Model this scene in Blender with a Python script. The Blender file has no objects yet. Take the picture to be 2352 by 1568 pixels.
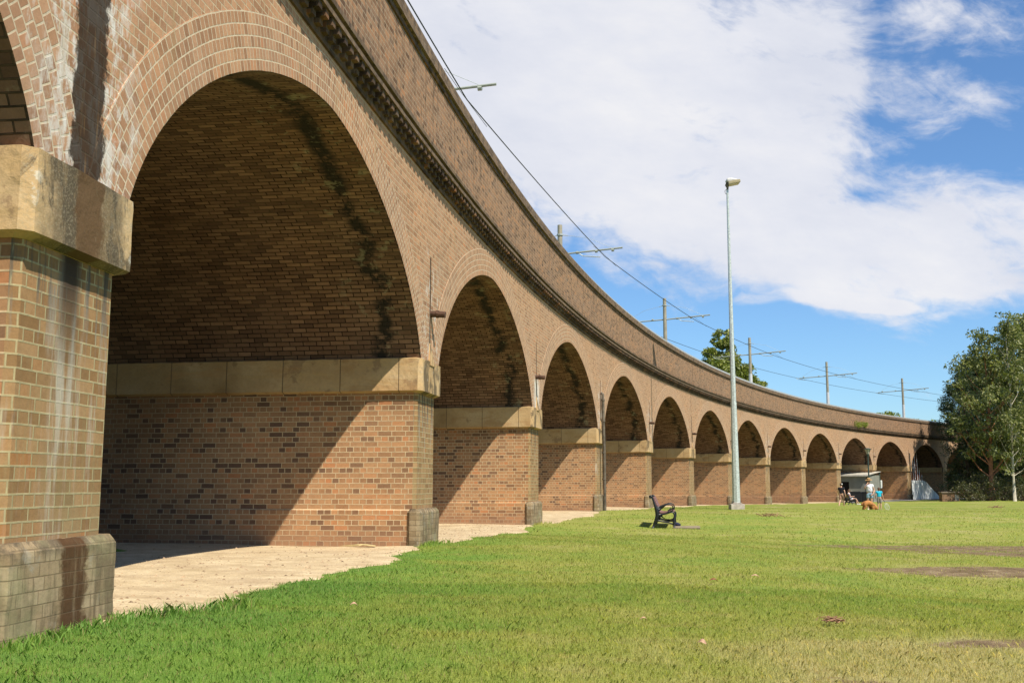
import bpy, bmesh, math, random
import numpy as np
from mathutils import Vector, Matrix, Euler
R_ = math.radians
sc = bpy.context.scene
COL = sc.collection
rng = np.random.default_rng(7)
random.seed(7)

# ------------------------------------------------------------------ camera
PITCH = R_(7.83)
cd = bpy.data.cameras.new("camera")
cam = bpy.data.objects.new("camera", cd); COL.objects.link(cam)
cam.location = (0, 0, 1.0)
cam.rotation_euler = (math.pi/2 + PITCH, 0, 0)
cd.sensor_width = 36.0; cd.lens = 36.73
cd.clip_start = 0.05; cd.clip_end = 5000
sc.camera = cam

# ------------------------------------------------------------------ sun, sky
SUND = Vector((0.83, -1.10, 1.98)).normalized()          # towards the sun
SUN_EL = math.asin(SUND.z); SUN_AZ = math.atan2(SUND.x, SUND.y)
sd = bpy.data.lights.new("sun", 'SUN'); sd.energy = 4.6; sd.angle = R_(0.53); sd.color = (1.0, 0.925, 0.80)
sun = bpy.data.objects.new("sun", sd); COL.objects.link(sun)
sun.rotation_euler = SUND.to_track_quat('Z', 'Y').to_euler()
sun.location = (20, -30, 60)
vs = sc.view_settings
vs.view_transform = 'Standard'; vs.look = 'None'; vs.gamma = 1.0; vs.exposure = 0.66
try: vs.use_curve_mapping = False
except Exception: pass


class NT:
    """small helper for node graphs"""
    def __init__(s, tree): s.t = tree; s.n = tree.nodes; s.l = tree.links
    def node(s, typ, **kw):
        n = s.n.new(typ)
        for k, v in kw.items(): setattr(n, k, v)
        return n
    def put(s, sock, v):
        if v is None: return
        if isinstance(v, bpy.types.NodeSocket): s.l.new(v, sock)
        elif isinstance(v, (tuple, list)) and len(v) == 3 and sock.type == 'RGBA': sock.default_value = (*v, 1)
        else: sock.default_value = v
    def m(s, op, a, b=None, c=None, clamp=False):
        n = s.node('ShaderNodeMath', operation=op, use_clamp=clamp)
        s.put(n.inputs[0], a); s.put(n.inputs[1], b); s.put(n.inputs[2], c)
        return n.outputs[0]
    def mix(s, f, a, b, mode='MIX'):
        n = s.node('ShaderNodeMix', data_type='RGBA', blend_type=mode)
        n.clamp_factor = True
        s.put(n.inputs[0], f); s.put(n.inputs[6], a); s.put(n.inputs[7], b)
        return n.outputs[2]
    def noise(s, vec, scale, detail=3, rough=.5, dist=0.0, typ='3D'):
        n = s.node('ShaderNodeTexNoise', noise_dimensions=typ)
        s.put(n.inputs['Vector'], vec); n.inputs['Scale'].default_value = scale
        n.inputs['Detail'].default_value = detail; n.inputs['Roughness'].default_value = rough
        n.inputs['Distortion'].default_value = dist
        return n.outputs[0]
    def mr(s, v, a, b, c=0.0, d=1.0, smooth=True):
        n = s.node('ShaderNodeMapRange', interpolation_type='SMOOTHSTEP' if smooth else 'LINEAR')
        s.put(n.inputs[0], v); s.put(n.inputs[1], a); s.put(n.inputs[2], b); s.put(n.inputs[3], c); s.put(n.inputs[4], d)
        return n.outputs[0]
    def ramp(s, v, stops, interp='LINEAR'):
        n = s.node('ShaderNodeValToRGB'); n.color_ramp.interpolation = interp
        e = n.color_ramp.elements
        while len(e) < len(stops): e.new(0.5)
        for i, (p, c) in enumerate(stops): e[i].position = p; e[i].color = (*c, 1)
        s.put(n.inputs[0], v); return n.outputs[0]
    def vmul(s, v, t):
        n = s.node('ShaderNodeVectorMath', operation='MULTIPLY'); s.put(n.inputs[0], v); n.inputs[1].default_value = t
        return n.outputs[0]
    def xyz(s, v):
        n = s.node('ShaderNodeSeparateXYZ'); s.put(n.inputs[0], v); return n.outputs
    def cxyz(s, x, y, z=0.0):
        n = s.node('ShaderNodeCombineXYZ'); s.put(n.inputs[0], x); s.put(n.inputs[1], y); s.put(n.inputs[2], z); return n.outputs[0]


def build_world():
    w = bpy.data.worlds.new("World"); sc.world = w; w.use_nodes = True
    t = NT(w.node_tree); t.n.clear()
    out = t.node('ShaderNodeOutputWorld'); bg = t.node('ShaderNodeBackground')
    sky = t.node('ShaderNodeTexSky', sky_type='NISHITA')
    sky.sun_disc = False; sky.sun_elevation = SUN_EL; sky.sun_rotation = SUN_AZ
    sky.air_density = 1.0; sky.dust_density = 0.4; sky.ozone_density = 2.2; sky.altitude = 20
    tc = t.node('ShaderNodeTexCoord'); d = t.xyz(tc.outputs['Generated'])
    # bearing and height of each direction, on the flat layer the clouds lie on
    yy = t.m('MAXIMUM', d[1], 0.05)
    u = t.m('DIVIDE', d[0], yy); v = t.m('DIVIDE', d[2], yy)
    def uv(x, y):        # bearing/height read off the photograph
        a = (x-1176)/2400; b = (784-y)/2400
        q = math.cos(PITCH)-b*math.sin(PITCH)
        return a/q, (math.sin(PITCH)+b*math.cos(PITCH))/q
    vec = t.cxyz(u, v, 0.0)
    warp = t.node('ShaderNodeTexNoise'); t.put(warp.inputs['Vector'], vec); warp.inputs['Scale'].default_value = 5; warp.inputs['Detail'].default_value = 5
    wv = t.xyz(warp.outputs['Color'])
    uw = t.m('ADD', u, t.m('MULTIPLY', t.m('SUBTRACT', wv[0], .5), .10)); vw = t.m('ADD', v, t.m('MULTIPLY', t.m('SUBTRACT', wv[1], .5), .07))
    acc = None
    #  cx, cy, rx, ry, tilt, weight  (cloud masses)
    blobs = [(1250, 130, 620, 420, -.15, 1.0), (1560, 300, 430, 330, -.4, 1.0), (1000, -200, 900, 420, 0, 1.0),
             (1750, 520, 420, 150, -.32, 1.0), (2000, 565, 440, 130, -.10, .92), (2260, 545, 300, 120, .02, .82),
             (1950, 690, 190, 30, -.03, .85), (2150, 645, 240, 50, 0, .72), (1500, 470, 260, 130, -.5, .9), (1810, 150, 210, 240, -.3, .9), (2085, 50, 130, 90, .3, .50),
             (2080, 180, 190, 110, -.4, .50), (2200, 260, 240, 80, .25, .42), (1745, 697, 80, 16, 0, .50), (2270, 60, 160, 90, .2, .36),
             (2180, 420, 260, 60, -.1, .34), (2180, 712, 70, 20, .3, .40), (2040, 735, 60, 14, .3, .38), (2290, 670, 160, 40, .1, .42)]
    for cx, cy, rx, ry, ang, wgt in blobs:
        a, b = uv(cx, cy); rx /= 2400; ry /= 2400
        du = t.m('SUBTRACT', uw, a); dv = t.m('SUBTRACT', vw, b)
        ca, sa = math.cos(ang), math.sin(ang)
        p = t.m('DIVIDE', t.m('ADD', t.m('MULTIPLY', du, ca), t.m('MULTIPLY', dv, sa)), rx)
        q = t.m('DIVIDE', t.m('SUBTRACT', t.m('MULTIPLY', dv, ca), t.m('MULTIPLY', du, sa)), ry)
        r = t.m('SQRT', t.m('ADD', t.m('MULTIPLY', p, p), t.m('MULTIPLY', q, q)))
        g = t.mr(r, 1.5, 0.25 if wgt < .7 else .55, 0.0, wgt)
        acc = g if acc is None else t.m('MAXIMUM', acc, g)
    # thin veil elsewhere in the sky (round the sides and behind)
    n0 = t.noise(t.vmul(tc.outputs['Generated'], (1, 1, 2.5)), 2.5, 6, .6)
    behind = t.m('MULTIPLY', t.mr(d[1], .35, .1), t.mr(n0, .5, .68, 0, .75))
    acc = t.m('MAXIMUM', acc, behind)
    n1 = t.noise(t.cxyz(t.m('MULTIPLY', uw, 1.0), t.m('ADD', t.m('MULTIPLY', vw, 2.1), t.m('MULTIPLY', uw, .5))), 9, 9, .62, .4)
    n2 = t.noise(t.cxyz(uw, t.m('MULTIPLY', vw, 1.8)), 42, 6, .6)
    nn = t.m('ADD', t.m('MULTIPLY', n1, .75), t.m('MULTIPLY', n2, .25))
    dens = t.mr(t.m('ADD', acc, t.m('MULTIPLY', t.m('SUBTRACT', nn, .5), 2.1)), .16, .84)
    n3 = t.noise(t.cxyz(t.m('ADD', u, t.m('MULTIPLY', v, .5)), t.m('MULTIPLY', v, 1.9)), 4.5, 8, .62)
    shade = t.ramp(n3, [(.32, (5.55, 5.75, 6.45)), (.50, (6.25, 6.35, 6.85)), (.68, (7.0, 6.95, 7.1))])
    blue = t.mix(1.0, sky.outputs[0], (0.72, .97, 1.20), 'MULTIPLY')
    colr = t.mix(t.m('MULTIPLY', dens, .96), blue, shade)
    t.put(bg.inputs[0], colr); bg.inputs[1].default_value = 0.082
    t.l.new(bg.outputs[0], out.inputs[0])
build_world()

# ------------------------------------------------------------------ helpers
MATS = {}
def newmat(name):
    m = bpy.data.materials.new(name); m.use_nodes = True
    t = NT(m.node_tree); b = t.n['Principled BSDF']
    b.inputs['Roughness'].default_value = .8
    b.inputs['Specular IOR Level'].default_value = .25
    MATS[name] = m
    return m, t, b

def simple(name, c, rough=.7, metal=0.0, spec=.3, vary=.18, scale=8, bump=0.0):
    m, t, b = newmat(name)
    tc = t.node('ShaderNodeTexCoord')
    n = t.noise(tc.outputs['Object'], scale, 5, .6)
    col = t.mix(t.mr(n, .3, .7), tuple(x*(1-vary) for x in c), tuple(min(1, x*(1+vary)) for x in c))
    t.put(b.inputs['Base Color'], col); b.inputs['Roughness'].default_value = rough
    b.inputs['Metallic'].default_value = metal; b.inputs['Specular IOR Level'].default_value = spec
    if bump:
        bp = t.node('ShaderNodeBump'); bp.inputs['Strength'].default_value = bump; bp.inputs['Distance'].default_value = .02
        t.put(bp.inputs['Height'], t.noise(tc.outputs['Object'], scale*5, 4)); t.put(b.inputs['Normal'], bp.outputs[0])
    return m

def tag(o, label=None, cat=None, group=None, kind=None):
    if label: o['label'] = label
    if cat: o['category'] = cat
    if group: o['group'] = group
    if kind: o['kind'] = kind
    return o

def empty(name, loc=(0, 0, 0), rz=0.0):
    o = bpy.data.objects.new(name, None); COL.objects.link(o)
    o.location = loc; o.rotation_euler = (0, 0, rz); o.empty_display_size = .2
    return o

def mesh_obj(name, me, mat, parent=None, smooth=False):
    o = bpy.data.objects.new(name, me); COL.objects.link(o)
    if mat is not None and not me.materials: me.materials.append(mat)
    if parent is not None: o.parent = parent
    if smooth: me.polygons.foreach_set('use_smooth', [True]*len(me.polygons))
    return o

class MB:
    """mesh collector"""
    def __init__(s): s.v = []; s.f = []; s.u0 = []; s.u1 = []
    def quad(s, P, U=None, V=None):
        n = len(s.v); s.v += [tuple(p) for p in P]; s.f.append(tuple(range(n, n+len(P))))
        s.u0 += list(U) if U is not None else [(0, 0)]*len(P)
        s.u1 += list(V) if V is not None else [(0, 0)]*len(P)
    def box(s, c, d, rot=None, taper=1.0):
        x, y, z = (k/2 for k in d)
        P = [Vector((sx*x*(taper if sz > 0 else 1), sy*y*(taper if sz > 0 else 1), sz*z)) for sz in (-1, 1) for sy in (-1, 1) for sx in (-1, 1)]
        if rot is not None: P = [rot @ p for p in P]
        P = [p+Vector(c) for p in P]
        for q in ((0, 2, 3, 1), (4, 5, 7, 6), (0, 1, 5, 4), (2, 6, 7, 3), (0, 4, 6, 2), (1, 3, 7, 5)): s.quad([P[i] for i in q])
    def tube(s, pts, rad, n=8, cap=True):
        pts = [Vector(p) for p in pts]
        if not isinstance(rad, (list, tuple)): rad = [rad]*len(pts)
        rings = []; up = None
        for i, p in enumerate(pts):
            d = (pts[min(i+1, len(pts)-1)]-pts[max(i-1, 0)]).normalized()
            if up is None:
                up = Vector((0, 0, 1)) if abs(d.z) < .9 else Vector((1, 0, 0))
            a = d.cross(up)
            if a.length < 1e-5: a = d.cross(Vector((0, 1, 0)))
            a.normalize(); b = a.cross(d).normalized(); up = b
            r = rad[i]
            base = len(s.v)
            for k in range(n):
                t = 2*math.pi*k/n
                s.v.append(tuple(p+a*(r*math.cos(t))+b*(r*math.sin(t))))
            rings.append(base)
        for i in range(len(rings)-1):
            for k in range(n):
                q = (rings[i]+k, rings[i]+(k+1) % n, rings[i+1]+(k+1) % n, rings[i+1]+k)
                s.f.append(q); s.u0 += [(0, 0)]*4; s.u1 += [(0, 0)]*4
        if cap:
            for b0, fl in ((rings[0], True), (rings[-1], False)):
                q = tuple(range(b0, b0+n)); q = q[::-1] if not fl else q
                s.f.append(q); s.u0 += [(0, 0)]*n; s.u1 += [(0, 0)]*n
    def ball(s, c, r, nu=12, nv=8):
        if not isinstance(r, (tuple, list)): r = (r, r, r)
        base = len(s.v)
        for j in range(nv+1):
            ph = math.pi*j/nv
            for i in range(nu):
                th = 2*math.pi*i/nu
                s.v.append((c[0]+r[0]*math.sin(ph)*math.cos(th), c[1]+r[1]*math.sin(ph)*math.sin(th), c[2]+r[2]*math.cos(ph)))
        for j in range(nv):
            for i in range(nu):
                a = base+j*nu+i; b = base+j*nu+(i+1) % nu
                q = (a, a+nu, b+nu, b)
                s.f.append(q); s.u0 += [(0, 0)]*4; s.u1 += [(0, 0)]*4
    def prism(s, poly, h0, h1, axis='y', org=(0, 0, 0)):
        """polygon in the xz plane extruded along y (or xy along z)"""
        def P(p, h):
            if axis == 'y': q = (p[0], h, p[1])
            elif axis == 'x': q = (h, p[0], p[1])
            else: q = (p[0], p[1], h)
            return Vector(q)+Vector(org)
        n = len(poly)
        s.quad([P(p, h0) for p in poly]); s.quad([P(p, h1) for p in poly][::-1])
        for i in range(n):
            a, b = poly[i], poly[(i+1) % n]
            s.quad([P(a, h0), P(a, h1), P(b, h1), P(b, h0)])
    def mesh(s, name, warp=None):
        me = bpy.data.meshes.new(name)
        vv = [warp(*p) for p in s.v] if warp else s.v
        me.from_pydata(vv, [], s.f)
        if s.u0:
            for nm, u in (('UVMap', s.u0), ('loc', s.u1)):
                l = me.uv_layers.new(name=nm); l.data.foreach_set('uv', np.array(u, dtype=np.float32).ravel())
        me.update(); return me
    def build(s, name, mat, parent=None, warp=None, smooth=False, bevel=0.0, fixn=False):
        me = s.mesh(name, warp)
        if bevel or fixn:
            bm = bmesh.new(); bm.from_mesh(me)
            bmesh.ops.remove_doubles(bm, verts=bm.verts, dist=1e-4)
            bmesh.ops.recalc_face_normals(bm, faces=bm.faces)
            if bevel:
                es = [e for e in bm.edges if len(e.link_faces) == 2 and e.calc_face_angle(0) > .6]
                bmesh.ops.bevel(bm, geom=es, offset=bevel, segments=2, affect='EDGES', profile=.6)
            bm.to_mesh(me); bm.free()
        return mesh_obj(name, me, mat, parent, smooth)

# ------------------------------------------------------------------ the curve the viaduct follows
X0, Y0, A0, RAD = -1.319, 18.78, 0.1672, 208.9
L = 11.17; PW = 1.415; ZI = 2.544; ZT = 3.15; W = 9.0
CX, CY = X0+RAD*math.cos(A0), Y0-RAD*math.sin(A0)
def cur(s, off=0.0, z=0.0):
    a = A0+s/RAD; r = RAD-off
    return (CX-r*math.cos(a), CY+r*math.sin(a), z)
def inv(x, y):
    dx, dy = x-CX, y-CY
    return (np.arctan2(dy, -dx)-A0)*RAD, RAD-np.hypot(dx, dy)
def head(s): return A0+s/RAD          # bearing of the track, clockwise from +Y
def pc(i): return L*(i-2)-PW/2         # pier centre
def at(x, y, Y):
    """world point at depth Y seen at photo position x, y (measured off the photograph)"""
    a = (x-1176)/2400; b = (784-y)/2400
    d = (a, math.cos(PITCH)-b*math.sin(PITCH), math.sin(PITCH)+b*math.cos(PITCH))
    k = Y/d[1]
    return Vector((d[0]*k, Y, 1+d[2]*k))

# ------------------------------------------------------------------ ground height
GP = []
for i, z in ((-1, 0.1), (0, .1), (1, .06), (2, 0.0), (3, -.05), (4, .04), (5, -.05), (6, -.17), (7, -.32), (8, -.45), (9, -.55), (10, -.6), (11, -.6), (12, -.6), (13, -.6), (15, -.6)):
    for off in (1.2, -1, -8):
        x, y, _ = cur(L*(i-2)-.7, off); GP.append((x, y, z))
for x, y, Y, in ((1535, 1216, 29), (1690, 1169, 47), (2000, 1172, 57), (1935, 1164, 79), (2250, 1149, 104), (2100, 1250, 24), (1750, 1230, 25)):
    p = at(x, y, Y); GP.append((p.x, p.y, p.z))
GP += [(0, 3, -.02), (4, 5, -.1), (1, 8, -.03), (6, 12, -.18), (-1, 11, 0), (12, 20, -.25), (15, 5, -.2), (30, 30, -.4), (60, 60, -.5), (60, 100, -.5), (3.2, 32, -.03), (6.2, 40, -.02), (8.6, 44, -.05), (11.6, 53, -.2), (100, 100, -.5), (0, -30, 0), (40, -30, 0), (-60, 30, 0), (-60, 100, -.4), (0, 160, -.6), (100, 200, -.6)]
GP = np.array(GP)
def gz(x, y):
    x = np.atleast_1d(np.asarray(x, float)); y = np.atleast_1d(np.asarray(y, float))
    num = np.zeros_like(x); den = np.zeros_like(x)
    for px, py, pz in GP:
        w = 1/((x-px)**2+(y-py)**2+1.5)**1.6
        num += w*pz; den += w
    z = num/den
    z += .018*np.sin(x*.9+1.3)*np.cos(y*.7)+.012*np.sin(x*2.1+y*1.7)
    return z
def g1(x, y): return float(gz(x, y)[0])
def edge(s):      # where the lawn stops and the gravel starts, as an offset from the face
    f = (s+PW/2)/L - np.floor((s+PW/2)/L)
    return -3.0*np.clip((-11.95-s)/.5, 0, 1)+.30*np.sin(np.pi*f)+.06+.12*np.sin(s*1.1+.6)+.10*np.sin(s*2.3)+.05*np.sin(s*5.9+1)+.03*np.sin(s*14.1)

# ------------------------------------------------------------------ materials
def brick_mat(name, bw=.24, rh=.0865, mortar=.0075, squash=.5, offset=.5, tones=None, mcol=(.50, .40, .26), kind='wall', bump=.5, darkmort=False):
    m, t, b = newmat(name)
    uv = t.node('ShaderNodeUVMap', uv_map='UVMap').outputs[0]; lc = t.node('ShaderNodeUVMap', uv_map='loc').outputs[0]
    geo = t.node('ShaderNodeNewGeometry').outputs['Position']
    wob = t.node('ShaderNodeTexNoise'); t.put(wob.inputs['Vector'], uv); wob.inputs['Scale'].default_value = 3.0; wob.inputs['Detail'].default_value = 2
    wb = t.node('ShaderNodeVectorMath', operation='MULTIPLY_ADD'); t.put(wb.inputs[0], wob.outputs['Color']); wb.inputs[1].default_value = (.012, .012, 0); t.put(wb.inputs[2], uv)
    br = t.node('ShaderNodeTexBrick', offset=offset, offset_frequency=2, squash=squash, squash_frequency=2)
    t.put(br.inputs['Vector'], wb.outputs[0]); br.inputs['Scale'].default_value = 1
    br.inputs['Color1'].default_value = (0, 0, 0, 1); br.inputs['Color2'].default_value = (1, 1, 1, 1); br.inputs['Mortar'].default_value = (.5, .5, .5, 1)
    br.inputs['Mortar Size'].default_value = mortar; br.inputs['Mortar Smooth'].default_value = .25
    br.inputs['Bias'].default_value = 0; br.inputs['Brick Width'].default_value = bw; br.inputs['Row Height'].default_value = rh
    rnd = t.xyz(br.outputs['Color'])[0]; fac = br.outputs['Fac']
    tones = tones or [(0, (0.254, 0.143, 0.085)), (0.18, (0.304, 0.174, 0.104)), (0.45, (0.341, 0.199, 0.120)), (0.72, (0.378, 0.224, 0.138)), (0.9, (0.403, 0.241, 0.146)), (1, (0.384, 0.190, 0.104))]
    c = t.ramp(rnd, tones)
    big = t.noise(geo, .55, 4, .6); fine = t.noise(geo, 14, 4, .65); grit = t.noise(geo, 90, 3, .6)
    c = t.mix(t.mr(big, .35, .68, 0, .45), c, t.mix(1.0, c, (1.22, 1.10, .92), 'MULTIPLY'))
    c = t.mix(t.mr(fine, .4, .75, 0, .5), c, t.mix(1.0, c, (.70, .66, .62), 'MULTIPLY'))
    c = t.mix(t.mr(grit, .35, .7, 0, .28), c, t.mix(1.0, c, (1.35, 1.3, 1.2), 'MULTIPLY'))
    mc = t.mix(t.mr(fine, .3, .7), tuple(.74*x for x in mcol), mcol)
    if darkmort:
        mc = t.mix(t.mr(t.noise(geo, 1.6, 5, .6), .42, .56), mc, (.022, .016, .012))
    c = t.mix(fac, c, mc)
    L1 = t.xyz(lc)
    # grime running down in streaks
    stv = t.cxyz(t.m('MULTIPLY', L1[0], 7.0), t.m('MULTIPLY', L1[1], .55))
    streak = t.noise(stv, 1.0, 5, .62)
    if kind == 'parapet':
        g = t.mr(streak, .50, .72, 0, .62)
        c = t.mix(g, c, (.062, .046, .032))
        low = t.m('MULTIPLY', t.mr(L1[1], 7.25, 6.7, 0, 1), t.mr(t.noise(geo, 1.3, 4), .35, .7, 0, .6))
        c = t.mix(low, c, t.mix(1.0, c, (.60, .60, .54), 'MULTIPLY'))
        c = t.mix(t.mr(t.noise(t.vmul(lc, (.7, 2.0, 1)), 1.5, 5, .6), .55, .75, 0, .5), c, (.26, .20, .15))
    if kind in ('spandrel', 'ring', 'pier'):
        # distance to the nearest pier centre line along the wall
        fr = t.m('SUBTRACT', t.m('FRACT', t.m('ADD', t.m('DIVIDE', t.m('ADD', L1[0], PW/2), L), .5)), .5)
        dp = t.m('ABSOLUTE', t.m('MULTIPLY', fr, L))
        pid = t.m('FLOOR', t.m('ADD', t.m('DIVIDE', t.m('ADD', L1[0], PW/2), L), .5))
        pr = t.node('ShaderNodeTexWhiteNoise', noise_dimensions='1D'); t.put(pr.inputs['W'], pid)
        amt = t.mr(pr.outputs[0], .15, .95, .35, 1.1)
        first = t.mr(L1[0], -9.0, -10.5)             # the near pier is the most bleached
        amt = t.m('MAXIMUM', amt, first)
        if kind != 'pier':
            wm = t.m('MULTIPLY', t.mr(dp, 1.35, .15), t.mr(L1[1], 5.9, 4.1, 0, 1))
            wn = t.noise(t.cxyz(t.m('MULTIPLY', L1[0], 5.5), t.m('MULTIPLY', L1[1], 2.2)), 1.3, 6, .68)
            wa = t.mr(t.m('MULTIPLY', wm, t.m('MULTIPLY', amt, t.mr(wn, .46, .70))), .10, .60, 0, .72)
            c = t.mix(wa, c, (.56, .53, .47))
            wf = t.m('MULTIPLY', t.mr(dp, .85, .18), t.mr(t.noise(t.cxyz(t.m('MULTIPLY', L1[0], 3.2), t.m('MULTIPLY', L1[1], 1.5)), 1.9, 7, .74), .47, .60))
            c = t.mix(t.m('MULTIPLY', t.m('MULTIPLY', wf, first), .82), c, (.60, .58, .53))
            third = t.m('MULTIPLY', t.mr(L1[0], 9.0, 9.4), t.mr(L1[0], 11.9, 11.3))
            wt = t.m('MULTIPLY', t.mr(dp, .55, .12), t.m('MULTIPLY', t.mr(L1[1], 4.1, 3.8), t.mr(wn, .36, .52)))
            c = t.mix(t.m('MULTIPLY', t.m('MULTIPLY', wt, third), .85), c, (.62, .59, .52))
            # wet dark run below the spout, widest on the near pier
            dpn = t.m('ADD', dp, t.m('MULTIPLY', t.m('SUBTRACT', t.noise(t.cxyz(t.m('MULTIPLY', L1[0], 3), t.m('MULTIPLY', L1[1], 2.2)), 2.2, 6, .7), .5), t.m('MULTIPLY', first, .34)))
            dk = t.m('MULTIPLY', t.mr(dpn, t.m('ADD', .07, t.m('MULTIPLY', first, .165)), t.m('ADD', .02, t.m('MULTIPLY', first, .165))), t.mr(L1[1], t.m('ADD', 5.02, t.m('MULTIPLY', first, 2.2)), t.m('ADD', 4.95, t.m('MULTIPLY', first, 2.0))))
            dk = t.m('MULTIPLY', dk, t.m('MAXIMUM', t.mr(streak, .25, .5, .35, .92), t.m('MULTIPLY', first, .93)))
            c = t.mix(dk, c, t.mix(t.mr(t.noise(stv, 3), .60, .78), (.028, .017, .010), (.13, .075, .03)))
            ylw = t.m('MULTIPLY', t.mr(streak, .55, .75), .5)
            c = t.mix(ylw, c, (.30, .21, .105))
            c = t.mix(t.mr(t.noise(geo, .9, 5, .65), .60, .80, 0, .45), c, (.40, .31, .22))
        else:
            side = t.noise(t.cxyz(t.m('MULTIPLY', L1[0], 9.0), t.m('MULTIPLY', L1[1], .8)), 1.0, 6, .65)
            wet = t.m('MULTIPLY', t.mr(side, .50, .66), t.mr(L1[1], .4, 2.4, .15, .75))
            c = t.mix(t.m('MULTIPLY', wet, amt), c, (.42, .38, .31))
            ol = t.m('MULTIPLY', t.mr(side, .54, .38), t.mr(L1[1], 2.3, .8, .0, .42))
            c = t.mix(ol, c, (.26, .21, .11))
            top = t.m('MULTIPLY', t.mr(L1[1], 1.75, 2.5), t.mr(side, .48, .60, 0, .85))
            c = t.mix(top, c, (.035, .028, .022))
            fm = t.m('MULTIPLY', t.mr(dp, .30, .10), first)
            c = t.mix(t.m('MULTIPLY', fm, t.mr(side, .42, .62, 0, .45)), c, (.46, .42, .33))
            c = t.mix(t.m('MULTIPLY', t.mr(dp, .2, .05), t.m('MULTIPLY', t.mr(L1[1], 1.5, 2.5), first)), c, (.05, .035, .025))
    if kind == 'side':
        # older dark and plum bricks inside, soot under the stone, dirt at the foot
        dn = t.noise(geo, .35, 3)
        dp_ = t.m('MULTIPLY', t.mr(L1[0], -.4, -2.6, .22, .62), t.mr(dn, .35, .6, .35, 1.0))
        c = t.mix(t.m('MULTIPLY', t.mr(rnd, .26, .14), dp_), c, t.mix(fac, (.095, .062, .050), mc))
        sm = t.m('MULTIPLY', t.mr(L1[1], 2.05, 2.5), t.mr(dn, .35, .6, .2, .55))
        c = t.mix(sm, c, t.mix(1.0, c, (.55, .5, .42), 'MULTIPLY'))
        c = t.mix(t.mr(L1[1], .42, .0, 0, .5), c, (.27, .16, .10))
        c = t.mix(t.m('MULTIPLY', t.mr(t.m('ADD', L1[0], t.m('MULTIPLY', t.m('SUBTRACT', dn, .5), 4.0)), -2.2, -5.5), .80), c, t.mix(1.0, c, (.26, .24, .25), 'MULTIPLY'))  # darker with depth: soot plus the arch's shade put into the colour
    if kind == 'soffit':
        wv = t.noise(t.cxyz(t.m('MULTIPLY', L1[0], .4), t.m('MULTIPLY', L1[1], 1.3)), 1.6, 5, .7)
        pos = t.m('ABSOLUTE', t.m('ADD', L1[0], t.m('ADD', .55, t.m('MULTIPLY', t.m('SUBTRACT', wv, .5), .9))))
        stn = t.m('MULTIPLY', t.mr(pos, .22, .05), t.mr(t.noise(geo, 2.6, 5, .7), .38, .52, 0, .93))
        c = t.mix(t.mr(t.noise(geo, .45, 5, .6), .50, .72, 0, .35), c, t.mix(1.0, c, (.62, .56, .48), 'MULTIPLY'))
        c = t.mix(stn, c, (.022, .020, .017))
        c = t.mix(t.m('MULTIPLY', t.mr(t.m('ADD', L1[0], t.m('MULTIPLY', t.m('SUBTRACT', wv, .5), 3.0)), -1.5, -5.0), .62), c, t.mix(1.0, c, (.33, .30, .28), 'MULTIPLY'))  # vault darkens inwards: soot and interior shade painted into the brick
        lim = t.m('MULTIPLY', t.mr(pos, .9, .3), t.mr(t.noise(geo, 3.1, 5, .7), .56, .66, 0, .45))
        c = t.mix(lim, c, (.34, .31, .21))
    t.put(b.inputs['Base Color'], c)
    b.inputs['Roughness'].default_value = .92; b.inputs['Specular IOR Level'].default_value = .12
    bp = t.node('ShaderNodeBump'); bp.inputs['Strength'].default_value = bump; bp.inputs['Distance'].default_value = .012
    h = t.m('ADD', t.m('MULTIPLY', fac, -1.0 if not darkmort else -2.2), t.m('ADD', t.m('MULTIPLY', rnd, .35), t.m('MULTIPLY', fine, .5)))
    t.put(bp.inputs['Height'], h); t.put(b.inputs['Normal'], bp.outputs[0])
    return m

m_span = brick_mat('brick spandrel', kind='spandrel')
m_ring = brick_mat('brick ring', bw=.088, rh=.115, squash=1.0, offset=.37, kind='ring', mcol=(.56, .46, .32))
m_par = brick_mat('brick parapet', kind='parapet', tones=[(0, (.11, .065, .042)), (.2, (.19, .11, .068)), (.5, (.235, .140, .088)), (.8, (.28, .165, .10)), (1, (.33, .17, .09))], mcol=(.36, .28, .19))
m_corn = brick_mat('shade-darkened cornice brick', kind='parapet', tones=[(0, (.05, .034, .026)), (.5, (.105, .070, .050)), (.85, (.16, .10, .065)), (1, (.22, .11, .055))], mcol=(.14, .11, .08))  # tones darkened to paint in the shade under the dentils
m_cope = brick_mat('weathered coping brick', kind='parapet', tones=[(0, (.09, .062, .045)), (.5, (.15, .105, .072)), (1, (.21, .14, .09))], mcol=(.19, .15, .11))
m_pier = brick_mat('brick pier front', kind='pier', tones=[(0, (0.196, 0.113, 0.050)), (0.3, (0.240, 0.141, 0.065)), (0.6, (0.279, 0.169, 0.081)), (0.9, (0.314, 0.194, 0.097)), (1, (0.304, 0.150, 0.061))], mcol=(.40, .33, .18))
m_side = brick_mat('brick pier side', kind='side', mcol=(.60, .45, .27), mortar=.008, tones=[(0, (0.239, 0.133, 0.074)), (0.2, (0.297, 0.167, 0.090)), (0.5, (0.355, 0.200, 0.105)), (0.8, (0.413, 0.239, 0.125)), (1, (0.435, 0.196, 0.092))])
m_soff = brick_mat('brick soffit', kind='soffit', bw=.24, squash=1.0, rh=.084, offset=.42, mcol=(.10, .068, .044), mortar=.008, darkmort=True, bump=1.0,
                   tones=[(0, (.105, .062, .044)), (.3, (.150, .088, .060)), (.7, (.19, .114, .078)), (1, (.24, .145, .098))])

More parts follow.
